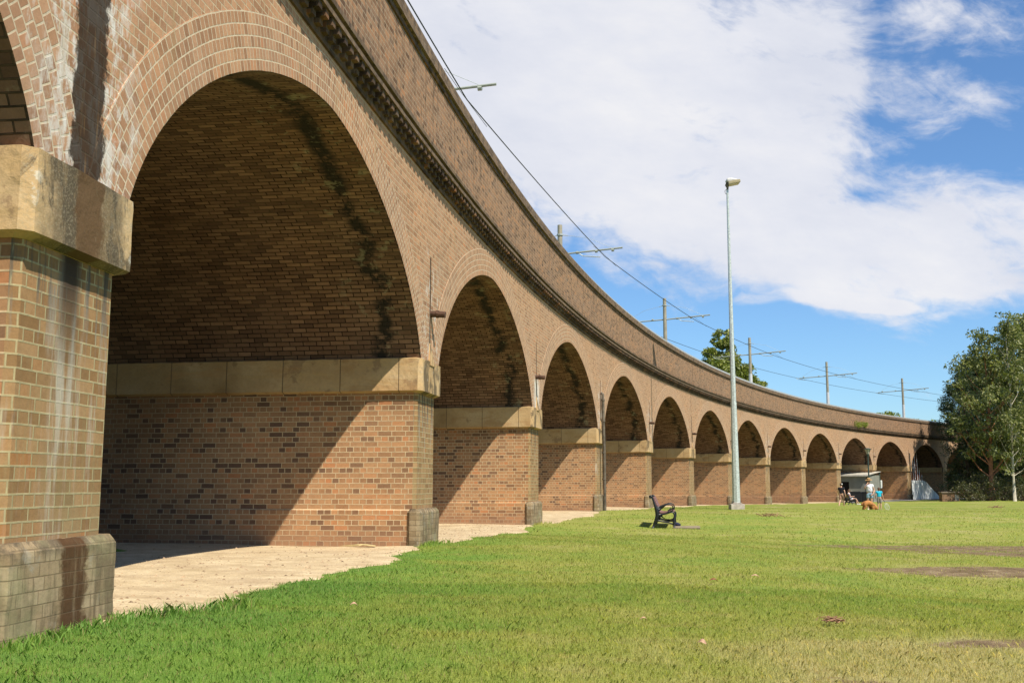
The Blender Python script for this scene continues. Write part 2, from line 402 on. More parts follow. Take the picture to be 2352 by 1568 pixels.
def stone_mat():
    m, t, b = newmat('sandstone')
    lc = t.node('ShaderNodeUVMap', uv_map='loc').outputs[0]; geo = t.node('ShaderNodeNewGeometry').outputs['Position']
    L1 = t.xyz(lc)
    n1 = t.noise(geo, 1.1, 5, .6); n2 = t.noise(geo, 22, 5, .65)
    bed = t.noise(t.vmul(geo, (.6, .6, 9)), 1.2, 4, .6, .4)
    c = t.ramp(n1, [(.25, (.38, .235, .105)), (.5, (.49, .33, .165)), (.75, (.54, .40, .235))])
    c = t.mix(t.mr(bed, .45, .7, 0, .4), c, (.50, .33, .14))
    c = t.mix(t.mr(n2, .35, .75, 0, .35), c, (.29, .21, .12))
    uv = t.xyz(t.node('ShaderNodeUVMap', uv_map='UVMap').outputs[0])
    st = t.noise(t.cxyz(t.m('MULTIPLY', uv[0], 2.6), t.m('MULTIPLY', uv[1], 1.0)), 1.0, 7, .72, .5)
    front = t.mr(uv[0], 50, 90)          # front faces carry u shifted by 100
    c = t.mix(t.m('MULTIPLY', front, t.mr(st, .47, .55, 0, .86)), c, (.095, .072, .045))
    c = t.mix(t.m('MULTIPLY', front, t.mr(t.noise(geo, 5.5, 6, .7), .60, .68, 0, .55)), c, (.38, .35, .28))
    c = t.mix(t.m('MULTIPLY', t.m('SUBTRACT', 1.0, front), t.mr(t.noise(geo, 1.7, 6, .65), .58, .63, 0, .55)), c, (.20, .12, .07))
    frs = t.m('SUBTRACT', t.m('FRACT', t.m('ADD', t.m('DIVIDE', t.m('ADD', L1[0], PW/2), L), .5)), .5)
    dps = t.m('ABSOLUTE', t.m('ADD', t.m('MULTIPLY', frs, L), t.m('MULTIPLY', t.m('SUBTRACT', t.noise(t.vmul(geo, (2, 2, 1.2)), 2.4, 7, .7), .5), .5)))
    one = t.m('MULTIPLY', front, t.mr(L1[0], -9.0, -10.5))
    c = t.mix(t.m('MULTIPLY', one, t.mr(dps, .62, .38, 0, .72)), c, (.075, .060, .040))
    c = t.mix(t.m('MULTIPLY', one, t.mr(t.noise(geo, 60, 3, .7), .5, .62, 0, .35)), c, (.34, .29, .19))
    c = t.mix(t.m('MULTIPLY', one, t.mr(dps, .20, .12, 0, .88)), c, (.105, .058, .026))
    c = t.mix(t.m('MULTIPLY', t.m('MULTIPLY', one, t.mr(dps, .55, .66)), t.mr(t.noise(geo, 4.2, 7, .72), .54, .62, 0, .7)), c, (.60, .56, .46))
    deep_shade = t.m('MULTIPLY', t.m('SUBTRACT', 1.0, front), t.mr(t.m('ADD', L1[0], t.m('MULTIPLY', t.m('SUBTRACT', n1, .5), 4)), -1.6, -5.0, 0, .72))  # inner faces darken with depth: arch shade put into the stone colour
    c = t.mix(deep_shade, c, t.mix(1.0, c, (.36, .33, .30), 'MULTIPLY'))
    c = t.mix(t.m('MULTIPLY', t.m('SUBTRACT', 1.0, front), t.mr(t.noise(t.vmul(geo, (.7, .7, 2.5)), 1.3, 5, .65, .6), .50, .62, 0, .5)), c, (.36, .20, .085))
    # joints between the blocks along the side
    jn = t.m('FRACT', t.m('ADD', t.m('DIVIDE', L1[0], 1.02), .35)); jd = t.m('MINIMUM', jn, t.m('SUBTRACT', 1.0, jn))
    jm = t.m('MULTIPLY', t.mr(jd, .010, .005), t.m('SUBTRACT', 1.0, front))
    c = t.mix(t.m('MULTIPLY', jm, .7), c, (.06, .045, .03))
    t.put(b.inputs['Base Color'], c); b.inputs['Roughness'].default_value = .9; b.inputs['Specular IOR Level'].default_value = .15
    bp = t.node('ShaderNodeBump'); bp.inputs['Strength'].default_value = .5; bp.inputs['Distance'].default_value = .02
    t.put(bp.inputs['Height'], t.m('SUBTRACT', t.m('ADD', t.noise(geo, 9, 5, .6), t.m('MULTIPLY', n2, .4)), t.m('MULTIPLY', jm, 1.5))); t.put(b.inputs['Normal'], bp.outputs[0])
    return m
m_stone = stone_mat()

def plinth_mat():
    m, t, b = newmat('weathered plinth render')
    lc = t.node('ShaderNodeUVMap', uv_map='loc').outputs[0]; uv = t.node('ShaderNodeUVMap', uv_map='UVMap').outputs[0]
    geo = t.node('ShaderNodeNewGeometry').outputs['Position']
    br = t.node('ShaderNodeTexBrick', offset=.5, offset_frequency=2, squash=.5, squash_frequency=2)
    t.put(br.inputs['Vector'], uv); br.inputs['Scale'].default_value = 1; br.inputs['Mortar Size'].default_value = .005; br.inputs['Mortar Smooth'].default_value = .3
    br.inputs['Brick Width'].default_value = .24; br.inputs['Row Height'].default_value = .0865
    br.inputs['Color1'].default_value = (0, 0, 0, 1); br.inputs['Color2'].default_value = (1, 1, 1, 1)
    L1 = t.xyz(lc)
    st = t.noise(t.cxyz(t.m('MULTIPLY', L1[0], 8), t.m('MULTIPLY', L1[1], 1.2)), 1, 6, .65)
    c = t.ramp(t.xyz(br.outputs['Color'])[0], [(0, (.235, .165, .090)), (.5, (.30, .218, .125)), (1, (.35, .265, .160))])
    c = t.mix(t.mr(st, .42, .60, 0, .75), c, (.115, .085, .048))
    c = t.mix(t.mr(t.noise(geo, 3.3, 7, .72), .52, .66, 0, .6), c, (.33, .30, .24))
    c = t.mix(t.m('MULTIPLY', t.mr(L1[1], .52, .62), t.mr(t.noise(geo, 6, 6, .7), .42, .58, 0, .8)), c, (.075, .058, .038))
    c = t.mix(t.mr(t.noise(geo, 2.2, 5, .6), .5, .7, 0, .55), c, (.26, .235, .12))
    fr = t.m('SUBTRACT', t.m('FRACT', t.m('ADD', t.m('DIVIDE', t.m('ADD', L1[0], PW/2), L), .5)), .5)
    dp = t.m('ABSOLUTE', t.m('MULTIPLY', t.m('SUBTRACT', fr, .008), L))
    dp = t.m('ADD', dp, t.m('MULTIPLY', t.m('SUBTRACT', t.noise(t.cxyz(t.m('MULTIPLY', L1[0], 3), t.m('MULTIPLY', L1[1], 4)), 2, 6, .7), .5), .32))
    rust = t.m('MULTIPLY', t.mr(dp, .20, .13), t.mr(L1[0], -9, -10.5))
    c = t.mix(t.m('MULTIPLY', rust, t.mr(st, .32, .50, .55, .96)), c, (.075, .036, .014))
    c = t.mix(t.m('MULTIPLY', br.outputs['Fac'], .35), c, (.13, .10, .06))
    t.put(b.inputs['Base Color'], c); b.inputs['Roughness'].default_value = .88; b.inputs['Specular IOR Level'].default_value = .2
    bp = t.node('ShaderNodeBump'); bp.inputs['Strength'].default_value = .5; bp.inputs['Distance'].default_value = .012
    t.put(bp.inputs['Height'], t.m('SUBTRACT', t.noise(geo, 12, 5, .65), t.m('MULTIPLY', br.outputs['Fac'], .8))); t.put(b.inputs['Normal'], bp.outputs[0])
    return m
m_plinth = plinth_mat()
m_zinc = simple('grey edge sheet', (.46, .47, .46), .5, .3, .4, .12, 3)
m_deck = simple('track ballast', (.20, .17, .14), .95, 0, .1, .3, 20, .5)
m_iron = simple('rusty iron', (.085, .045, .028), .8, .2, .3, .4, 10)
m_dark = simple('unlit gap black', (.015, .013, .012), .95, 0, .1)  # flat black for the joint gap and the unlit doorway

# ------------------------------------------------------------------ viaduct
S0, S1 = pc(-1)-.7, pc(19)
ZSP, RISE, HS, NE = 2.69, 2.997, 5.044, 1.145
RT = .575                                     # ring thickness: five rings of brick on edge
RO = .008                                     # ring stands this far proud
ZS = 6.36                                     # top of the plain wall
via = empty('railway_viaduct', cur(0, 0, 0))
tag(via, 'long curving brown brick railway viaduct with a row of arches and a high parapet', 'viaduct')
VW = lambda s, o, z: tuple(Vector(cur(s, o, z))-Vector(via.location))

def arch_pt(mid, th):
    c, s = math.cos(th), math.sin(th)
    return mid-HS*math.copysign(abs(c)**NE, c), ZSP+RISE*max(s, 0)**NE
def arch_line(mid, n=72):
    ths = [math.pi*(.5-.5*math.cos(math.pi*k/n)) for k in range(n+1)]
    P = [arch_pt(mid, th) for th in ths]
    N = []
    for k in range(len(P)):
        a = P[max(k-1, 0)]; b = P[min(k+1, len(P)-1)]
        d = Vector((b[0]-a[0], b[1]-a[1])).normalized(); N.append((-d.y, d.x))
    al = [0]
    for k in range(1, len(P)): al.append(al[-1]+math.hypot(P[k][0]-P[k-1][0], P[k][1]-P[k-1][1]))
    return P, N, al
TEMPLATE = arch_line(0.0)
EXT = [(p[0]+n[0]*RT, p[1]+n[1]*RT) for p, n in zip(TEMPLATE[0], TEMPLATE[1])]
def ext_z(ds):          # height of the outer edge of the ring at distance ds from the arch centre
    xs = [e[0] for e in EXT]; zs = [e[1] for e in EXT]
    if ds < xs[0] or ds > xs[-1]: return ZT-.1
    return float(np.interp(ds, xs, zs))

def grid(mb, ss, zs, off, uo=0.0, flip=False):
    """wall patch facing the park: ss list of s, zs function s->(z0,z1), rows adaptive"""
    for a, b in zip(ss[:-1], ss[1:]):
        a0, a1 = zs(a); b0, b1 = zs(b)
        n = max(1, int((max(a1-a0, b1-b0))/1.5))
        for k in range(n):
            f0, f1 = k/n, (k+1)/n
            P = [(a, off, a0+(a1-a0)*f0), (b, off, b0+(b1-b0)*f0), (b, off, b0+(b1-b0)*f1), (a, off, a0+(a1-a0)*f1)]
            if flip: P = P[::-1]
            U = [(p[0]+uo, p[2]) for p in P]
            mb.quad(P, U, U)

NARCH = range(-1, 19)          # arch i lies between pier i and pier i+1
mb = MB(); mback = MB()
for i in NARCH:
    mid = (pc(i)+pc(i+1))/2
    ss = list(np.linspace(pc(i), pc(i+1), 97))
    f = lambda s: (max(ZT-.1, ext_z(s-mid)-.03), ZS)
    grid(mb, ss, f, 0.0); grid(mback, ss, f, -W, flip=True)
mb.build('spandrel_wall', m_span, via, VW); mback.build('rear_spandrel_wall', m_span, via, VW)

for i in NARCH:
    mid = (pc(i)+pc(i+1))/2
    P, N, al = TEMPLATE
    # ring face, cut along the middle of the piers
    rings = []
    for o, fl in ((RO, False), (-W-RO, True)):
        bm = bmesh.new(); l0 = bm.loops.layers.uv.new('UVMap'); l1 = bm.loops.layers.uv.new('loc')
        g = [[bm.verts.new((mid+p[0]+n[0]*RT*k/5, o, p[1]+n[1]*RT*k/5)) for k in range(6)] for p, n in zip(P, N)]
        for a in range(len(P)-1):
            for k in range(5):
                vs4 = [g[a][k], g[a+1][k], g[a+1][k+1], g[a][k+1]]
                uv4 = [(al[a], RT*k/5), (al[a+1], RT*k/5), (al[a+1], RT*(k+1)/5), (al[a], RT*(k+1)/5)]
                if fl: vs4 = vs4[::-1]; uv4 = uv4[::-1]
                fc = bm.faces.new(vs4)
                for lp, u in zip(fc.loops, uv4): lp[l0].uv = u; lp[l1].uv = (lp.vert.co.x, lp.vert.co.z)
        # outer lip
        for a in range(len(P)-1):
            q0, q1 = g[a][5], g[a+1][5]
            e = -.03 if not fl else .03
            w0 = bm.verts.new((q0.co.x, o+e, q0.co.z)); w1 = bm.verts.new((q1.co.x, o+e, q1.co.z))
            fc = bm.faces.new([q0, q1, w1, w0] if not fl else [q1, q0, w0, w1])
            for lp in fc.loops: lp[l0].uv = (lp.vert.co.x, .5); lp[l1].uv = (lp.vert.co.x, lp.vert.co.z)
        for pcx, nx in ((pc(i), -1), (pc(i+1), 1)):
            bmesh.ops.bisect_plane(bm, geom=bm.verts[:]+bm.edges[:]+bm.faces[:], plane_co=(pcx-nx*.002, 0, 0), plane_no=(nx, 0, 0), clear_outer=True)
        for v in bm.verts: v.co = VW(*v.co)
        me = bpy.data.meshes.new('arch_ring'); bm.to_mesh(me); bm.free(); rings.append(me)
    # barrel behind it
    mb = MB()
    deps = [RO, -.35, -.8, -1.5, -3, -6, -W-RO]
    for a in range(len(P)-1):
        for d0, d1 in zip(deps[:-1], deps[1:]):
            q = [(mid+P[a][0], d0, P[a][1]), (mid+P[a][0], d1, P[a][1]), (mid+P[a+1][0], d1, P[a+1][1]), (mid+P[a+1][0], d0, P[a+1][1])]
            mb.quad(q[::-1], [(d0, al[a+1]), (d1, al[a+1]), (d1, al[a]), (d0, al[a])], [(d0, P[a+1][1]), (d1, P[a+1][1]), (d1, P[a][1]), (d0, P[a][1])])
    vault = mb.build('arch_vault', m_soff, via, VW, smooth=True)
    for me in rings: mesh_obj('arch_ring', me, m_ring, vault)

def pier_poly(c, hw, o1, o0, ch):
    """plan outline of a pier with chamfered corners: list of (s, off)"""
    return [(c-hw, o0+ch), (c-hw, o1-ch), (c-hw+ch, o1), (c+hw-ch, o1), (c+hw, o1-ch), (c+hw, o0+ch), (c+hw-ch, o0), (c-hw+ch, o0)]
def extrude_poly(mb, levels, front=False, which=None):
    """levels: list of (poly, z); walls between successive levels; u runs round"""
    n = len(levels[0][0])
    for (pa, za), (pb, zb) in zip(levels[:-1], levels[1:]):
        for k in range(n):
            j = (k+1) % n
            a, b, c, d = pa[k], pa[j], pb[j], pb[k]
            side = k in (0, 4)
            if which == 'side' and not side: continue
            if which == 'front' and side: continue
            lng = abs(b[1]-a[1]) > 2
            segs = 8 if lng else 1
            for q in range(segs):
                f0, f1 = q/segs, (q+1)/segs
                lerp = lambda p, r, f: (p[0]+(r[0]-p[0])*f, p[1]+(r[1]-p[1])*f)
                A, B, Cc, D = lerp(a, b, f0), lerp(a, b, f1), lerp(d, c, f1), lerp(d, c, f0)
                if side: U = [(p[1], z) for p, z in ((A, za), (B, za), (Cc, zb), (D, zb))]; V = U
                else:
                    U = [(p[0]+p[1]*.5+(100 if front else 0), z) for p, z in ((A, za), (B, za), (Cc, zb), (D, zb))]
                    V = [(p[0], z) for p, z in ((A, za), (B, za), (Cc, zb), (D, zb))]
                P = [(A[0], A[1], za), (B[0], B[1], za), (Cc[0], Cc[1], zb), (D[0], D[1], zb)]
                mb.quad(P[::-1], U[::-1], V[::-1])
def cap_poly(mb, poly, z, up=True):
    P = [(p[0], p[1], z) for p in poly]; U = [(p[1], z) for p in poly]
    if up: P = P[::-1]; U = U[::-1]
    mb.quad(P, U, U)

def roughen(me, size, amp):
    # worn, chipped arrises: fine grid, nudged inwards by noise
    from mathutils import noise as mn
    bm = bmesh.new(); bm.from_mesh(me); bmesh.ops.remove_doubles(bm, verts=bm.verts, dist=1e-4)
    for _ in range(6):
        es = [e for e in bm.edges if e.calc_length() > size]
        if not es: break
        bmesh.ops.subdivide_edges(bm, edges=es, cuts=1, use_grid_fill=True)
    bm.normal_update()
    for v in bm.verts:
        q = Vector(v.co)*3.1; k = mn.fractal(q, 1.0, 2.0, 4)
        sharp = max([e.calc_face_angle(0) for e in v.link_edges] or [0]) > .5
        v.co -= v.normal*amp*(abs(k)*(1.3 if sharp else .6))
    bmesh.ops.recalc_face_normals(bm, faces=bm.faces)
    bm.to_mesh(me); bm.free()
def two_tone(mb, ns, name, parent):
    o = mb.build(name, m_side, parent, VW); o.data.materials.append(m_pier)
    idx = [0]*ns+[1]*(len(mb.f)-ns); o.data.polygons.foreach_set('material_index', idx)
    bm = bmesh.new(); bm.from_mesh(o.data); bmesh.ops.remove_doubles(bm, verts=bm.verts, dist=1e-4); bm.to_mesh(o.data); bm.free()
    return o
for i in range(-1, 20):
    c = pc(i); hb = PW/2-.085; gzz = g1(*cur(c, 0)[:2])
    pzt = gzz+.60                      # top of the plinth
    poly = pier_poly(c, hb, -.06, -W+.06, .055)
    ms = MB(); extrude_poly(ms, [(poly, gzz-.5), (poly, ZI+.02)], which='side'); ns = len(ms.f)
    extrude_poly(ms, [(poly, gzz-.5), (poly, ZI+.02)], which='front'); cap_poly(ms, poly, ZI+.02)
    pier = two_tone(ms, ns, 'pier', via)
    # stone impost
    mi = MB()
    A = pier_poly(c, hb+.01, -.05, -W+.05, .055); B = pier_poly(c, PW/2, .04, -W-.04, .07); T = pier_poly(c, hb-.12, -.11, -W+.11, .05)
    extrude_poly(mi, [(A, ZI), (B, ZI+.03), (B, ZI+.565), (T, ZT+.03)], front=True); cap_poly(mi, A, ZI, up=False); cap_poly(mi, T, ZT+.03)
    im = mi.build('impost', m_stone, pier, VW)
    if 1 <= i <= 2: roughen(im.data, .12, .012)
    # brick plinth and its rendered front block
    Q = pier_poly(c, hb+.022, -.04, -W+.04, .06)
    Q2 = pier_poly(c, hb, -.06, -W+.06, .055)
    mp = MB(); LV = [(Q, gzz-.5), (Q, pzt-.02), (Q2, pzt)]; extrude_poly(mp, LV, which='side'); ns = len(mp.f); extrude_poly(mp, LV, which='front'); two_tone(mp, ns, 'plinth', pier)
    for o1, o0 in ((.035, -.19), (-W+.19, -W-.035)):
        mf = MB()
        Q = pier_poly(c, hb+.085, o1, o0, .05); Qt = pier_poly(c, hb+.045, o1-.04, o0+.04, .04)
        Q = [(p[0], p[1]) for p in Q]
        n = 8
        for (pa, za), (pb, zb) in zip([(Q, gzz-.5), (Q, pzt-.05)], [(Q, pzt-.05), (Qt, pzt+.012)]):
            for k in range(n):
                j = (k+1) % n
                P = [(*pa[k], za), (*pa[j], za), (*pb[j], zb), (*pb[k], zb)]
                U = [(p[0]-p[1], p[2]) for p in P]; V = [(p[0], p[2]) for p in P]
                mf.quad(P[::-1], U[::-1], V[::-1])
        cap_poly(mf, Qt, pzt+.012)
        pb = mf.build('plinth_block', m_plinth, pier, VW, fixn=True)
        if 1 <= i <= 3 and o1 > -1: roughen(pb.data, .06, .014)
    # pointed stone saddle between the rings, above the impost
    if i == 1: continue
    zt = ZT+.30
    for o, sg in ((RO+.05, 1), (-W-RO-.05, -1)):
        mw = MB(); base = [(c-.17, o, ZT-.10), (c+.17, o, ZT-.10), (c+.03, o-.05*sg, zt), (c-.03, o-.05*sg, zt)]
        bk = [(p[0], p[1]-.16*sg, p[2]) for p in base]
        for q in ((0, 1, 2, 3),): mw.quad([base[k] for k in q], [(100+base[k][0]*1, base[k][2]) for k in q], [(base[k][0], base[k][2]) for k in q])
        for k in range(4):
            j = (k+1) % 4; mw.quad([base[j], base[k], bk[k], bk[j]])
        mw.build('saddle_stone', m_stone, pier, VW, fixn=True)

# string course: dentils and mouldings, swept along the curve
def sweep(prof, s0, s1, ds=.9):
    mb = MB(); ss = np.linspace(s0, s1, int((s1-s0)/ds)+1)
    al = [0]
    for a, b in zip(prof[:-1], prof[1:]): al.append(al[-1]+math.hypot(b[0]-a[0], b[1]-a[1]))
    for a, b in zip(ss[:-1], ss[1:]):
        for k in range(len(prof)-1):
            p, q = prof[k], prof[k+1]
            P = [(a, p[0], p[1]), (b, p[0], p[1]), (b, q[0], q[1]), (a, q[0], q[1])]
            vert = abs(q[1]-p[1]) > abs(q[0]-p[0])
            U = [(x[0], x[2]) for x in P] if vert else [(x[0], x[2]+x[1]) for x in P]
            mb.quad(P, U, [(x[0], x[2]) for x in P])
    return mb
sweep([(.03, 6.605), (.20, 6.608), (.20, 6.675), (.155, 6.68), (.155, 6.735), (.215, 6.74), (.215, 6.81), (.145, 6.825)], S0, S1).build('string_course', m_cope, via, VW)
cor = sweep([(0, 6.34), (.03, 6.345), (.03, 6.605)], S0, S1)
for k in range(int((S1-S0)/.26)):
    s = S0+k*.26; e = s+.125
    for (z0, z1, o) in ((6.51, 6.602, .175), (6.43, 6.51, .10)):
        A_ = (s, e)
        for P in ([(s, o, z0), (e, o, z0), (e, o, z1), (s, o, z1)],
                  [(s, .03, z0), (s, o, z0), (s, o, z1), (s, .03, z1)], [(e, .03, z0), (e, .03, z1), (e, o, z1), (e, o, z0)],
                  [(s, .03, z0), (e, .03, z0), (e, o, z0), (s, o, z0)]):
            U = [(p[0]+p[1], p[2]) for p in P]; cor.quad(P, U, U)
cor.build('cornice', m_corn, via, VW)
par = sweep([(.145, 6.82), (.145, 7.50), (.145, 8.15)], S0, S1).build('parapet', m_par, via, VW)
sweep([(.145, 8.17), (.225, 8.175), (.225, 8.40), (.17, 8.425), (-.25, 8.43), (-.25, 7.6)], S0, S1).build('coping', m_cope, par, VW)
sweep([(.145, 8.07), (.175, 8.075), (.175, 8.172)], S0, S1).build('coping_shadow_band', m_corn, par, VW)  # dark strip painting in the shadow line below the coping
sweep([(.10, 8.42), (.10, 8.56), (.02, 8.565), (.02, 8.42)], S0, S1).build('edge_sheet', m_zinc, par, VW)
rpar = sweep([(-W-.145, 6.3), (-W-.145, 8.43), (-W+.25, 8.43), (-W+.25, 7.6)], S0, S1)
rpar.f = [f[::-1] for f in rpar.f]
# (uv order follows the faces)
rpar.build('rear_parapet', m_par, via, VW)
sweep([(-.25, 7.62), (-W+.25, 7.62)], S0, S1).build('track_bed', m_deck, via, VW)

# drain spouts, downpipes, joint
for i in (2, 3, 5, 6, 7, 8, 9, 10, 11):
    c = pc(i); mb = MB(); q = -.1 if i % 2 else .05
    pts = [VW(c+q, -.05, 3.98), VW(c+q, .1, 3.975), VW(c+q, .26, 3.96)]
    mb.tube(pts, .058, 10); 
    mb.tube([pts[1], VW(c+q, .14, 3.973)], .07, 10)
    mb.build('drain_spout', m_iron, via, smooth=False)
m_pipe = simple('weathered downpipe', (.115, .095, .07), .7, .1, .3, .35, 6)
for i, zt in ((4, 4.45), (12, 4.55)):
    c = pc(i); mb = MB(); g = g1(*cur(c, .2)[:2])
    mb.tube([VW(c+.05, .02, zt+.05), VW(c+.05, .09, zt), VW(c+.05, .10, 3.3), VW(c+.05, .12, 2.4), VW(c+.05, .12, g-.1)], .055, 10)
    for z in (4.2, 3.4, 2.2, 1.2): mb.tube([VW(c+.05, .1, z), VW(c+.05, .1, z+.06)], .075, 10)
    mb.build('downpipe', m_pipe, via)
mb = MB()
for o, z0, z1 in ((.002, 3.2, 6.34), (.147, 6.83, 8.12), (.218, 6.6, 6.825), (.228, 8.18, 8.40)):
    c = pc(6)-.15
    mb.quad([VW(c-.02, o, z0), VW(c+.02, o, z0), VW(c+.02, o, z1), VW(c-.02, o, z1)])
mb.build('expansion_joint', m_dark, via)

# ------------------------------------------------------------------ ground
def lawn_colour(t, geo):
    """patchy park lawn: lush near the wall, yellowing and straw coloured in the open"""
    P = t.xyz(geo)
    n1 = t.noise(geo, .22, 5, .6, .3); n2 = t.noise(geo, 1.3, 5, .65); n3 = t.noise(geo, 5.5, 4, .6)
    band = t.noise(t.vmul(geo, (.05, .55, 0)), 1.0, 4, .6)
    open_ = t.mr(P[0], -2.9, 1.0, 0.10, .62)
    far = t.mr(P[1], 14, 50, 0, .06)
    near = t.m('MULTIPLY', t.mr(P[0], .3, 2.6), t.mr(P[1], 9.5, 5.5, 0, .58))
    d = t.m('ADD', t.m('ADD', open_, t.m('ADD', far, near)), t.m('MULTIPLY', t.m('SUBTRACT', n1, .5), 1.1))
    d = t.m('ADD', d, t.m('MULTIPLY', t.m('SUBTRACT', n2, .5), .9)); d = t.m('ADD', d, t.m('MULTIPLY', t.m('SUBTRACT', band, .5), .7))
    c = t.ramp(d, [(.0, (.205, .345, .075)), (.26, (.245, .370, .072)), (.46, (.310, .380, .082)), (.68, (.385, .400, .095)), (1.0, (.52, .455, .20))])
    c = t.mix(t.mr(n3, .35, .7, 0, .35), c, t.mix(1.0, c, (.70, .82, .6), 'MULTIPLY'))
    dry = t.m('MULTIPLY', t.mr(t.noise(t.vmul(geo, (.8, 1.6, 1)), 2.1, 7, .72), .56, .70), t.mr(P[0], -2.0, 2.5, .15, .75))
    c = t.mix(dry, c, (.46, .36, .16))
    return c
DIRT = []
for x, y, Y, rx, ry, wgt in ((2240, 1262, None, 4.0, 1.5, 1), (2130, 1254, None, 2.0, .6, .8), (2340, 1274, None, 2.4, 1.3, 1), (2320, 1312, None, 2.1, .75, 1), (2230, 1305, None, .8, .18, .7), (2325, 1478, None, .75, .22, .8), (2180, 1470, None, .6, .07, .45), (1990, 1561, None, .45, .10, .5), (1915, 1437, None, .16, .09, .4)):
    v = (y-1114.0)/2400
    # depth where this sight line meets the lawn
    Y = 5.0
    for _ in range(40):
        p = at(x, y, Y); e = p.z-g1(p.x, p.y); Y += e/v*.6
    DIRT.append((p.x, p.y, rx, ry, wgt))
def dirt_w(x, y):
    w = np.zeros_like(x)
    for a, b, rx, ry, g in DIRT: w = np.maximum(w, g*np.clip(1.5-np.sqrt(((x-a)/rx)**2+((y-b)/ry)**2), 0, 1))
    return w

m_lawn, t, b = newmat('lawn')
geo = t.node('ShaderNodeNewGeometry').outputs['Position']
c = lawn_colour(t, geo)
P0 = t.xyz(geo)[1]; fn = t.noise(geo, 38, 4, .7); fn2 = t.noise(t.vmul(geo, (1, .35, 1)), 9, 5, .7)
c = t.mix(t.mr(P0, 34, 60), t.mix(1.0, c, (.80, .80, .78), 'MULTIPLY'), t.mix(1.0, c, (.66, .68, .62), 'MULTIPLY'))
c = t.mix(t.mr(fn, .35, .62, 0, .5), c, t.mix(1.0, c, (.60, .65, .55), 'MULTIPLY'))
c = t.mix(t.mr(fn2, .52, .72, 0, .45), c, t.mix(1.0, c, (1.45, 1.30, 1.2), 'MULTIPLY'))
P = t.xyz(geo); wn = t.noise(geo, 1.6, 6, .7); acc = None
for a, b_, rx, ry, g in DIRT:
    p = t.m('DIVIDE', t.m('SUBTRACT', P[0], a), rx); q = t.m('DIVIDE', t.m('SUBTRACT', P[1], b_), ry)
    r = t.m('SQRT', t.m('ADD', t.m('MULTIPLY', p, p), t.m('MULTIPLY', q, q)))
    h = t.mr(r, 1.5, .5, 0, g); acc = h if acc is None else t.m('MAXIMUM', acc, h)
wn2 = t.noise(t.vmul(geo, (.6, 1.5, 1)), 2.6, 8, .75)
dm = t.mr(t.m('ADD', acc, t.m('ADD', t.m('MULTIPLY', t.m('SUBTRACT', wn, .5), 1.5), t.m('MULTIPLY', t.m('SUBTRACT', wn2, .5), 2.2))), .48, .74)
dm = t.m('MULTIPLY', dm, t.mr(acc, 0, .2))
soil = t.ramp(t.noise(geo, 3.5, 6, .7), [(.3, (.115, .072, .042)), (.52, (.21, .145, .088)), (.72, (.40, .31, .19))])
c = t.mix(t.m('MULTIPLY', dm, .93), c, soil)
t.put(b.inputs['Base Color'], c); b.inputs['Roughness'].default_value = .95; b.inputs['Specular IOR Level'].default_value = .05
bp = t.node('ShaderNodeBump'); bp.inputs['Strength'].default_value = .8; bp.inputs['Distance'].default_value = .05
t.put(bp.inputs['Height'], t.m('ADD', fn, t.m('MULTIPLY', fn2, 1.2))); t.put(b.inputs['Normal'], bp.outputs[0])

def axis(pts):
    out = []
    for a, b, d in pts: out += list(np.arange(a, b, d))
    return np.array(out+[pts[-1][1]])
gx = axis([(-900, -100, 100), (-100, -30, 10), (-30, -8, 2), (-8, 20, .4), (20, 80, 1.6), (80, 200, 12), (200, 1300, 100)])
gy = axis([(-500, -60, 60), (-60, -4, 7), (-4, 3, 1), (3, 36, .4), (36, 130, 1.4), (130, 260, 12), (260, 2600, 180)])
GX, GY = np.meshgrid(gx, gy); z = gz(GX.ravel(), GY.ravel())
nx, ny = len(gx), len(gy)
idx = np.arange(nx*ny).reshape(ny, nx)
F = np.stack([idx[:-1, :-1], idx[:-1, 1:], idx[1:, 1:], idx[1:, :-1]], -1).reshape(-1, 4)
me = bpy.data.meshes.new('ground'); me.from_pydata(np.stack([GX.ravel(), GY.ravel(), z], 1).tolist(), [], F.tolist())
tag(mesh_obj('ground', me, m_lawn, smooth=True), kind='structure')

# gravel under the arches
m_grav, t, b = newmat('gravel')
geo = t.node('ShaderNodeNewGeometry').outputs['Position']
n = t.noise(geo, 2.0, 6, .65); vo = t.node('ShaderNodeTexVoronoi'); t.put(vo.inputs['Vector'], geo); vo.inputs['Scale'].default_value = 38
c = t.ramp(n, [(.3, (.42, .315, .175)), (.5, (.57, .445, .265)), (.7, (.68, .56, .355))])
c = t.mix(t.mr(t.xyz(vo.outputs['Color'])[0], 0, 1, 0, .45), c, (.30, .22, .14))
c = t.mix(t.mr(t.noise(t.vmul(geo, (.35, 1.2, 1)), 1.4, 8, .72), .45, .68, 0, .55), c, (.34, .24, .145))
c = t.mix(t.mr(t.noise(geo, 16, 5, .75), .55, .70, 0, .5), c, (.26, .18, .11))
c = t.mix(t.mr(t.noise(t.vmul(geo, (.5, 1.6, 1)), 4, 7, .75), .57, .70, 0, .6), c, (.25, .165, .10))
t.put(b.inputs['Base Color'], c); b.inputs['Roughness'].default_value = .95
bp = t.node('ShaderNodeBump'); bp.inputs['Strength'].default_value = .7; bp.inputs['Distance'].default_value = .02
t.put(bp.inputs['Height'], t.m('ADD', vo.outputs['Distance'], t.m('MULTIPLY', n, 2))); t.put(b.inputs['Normal'], bp.outputs[0])
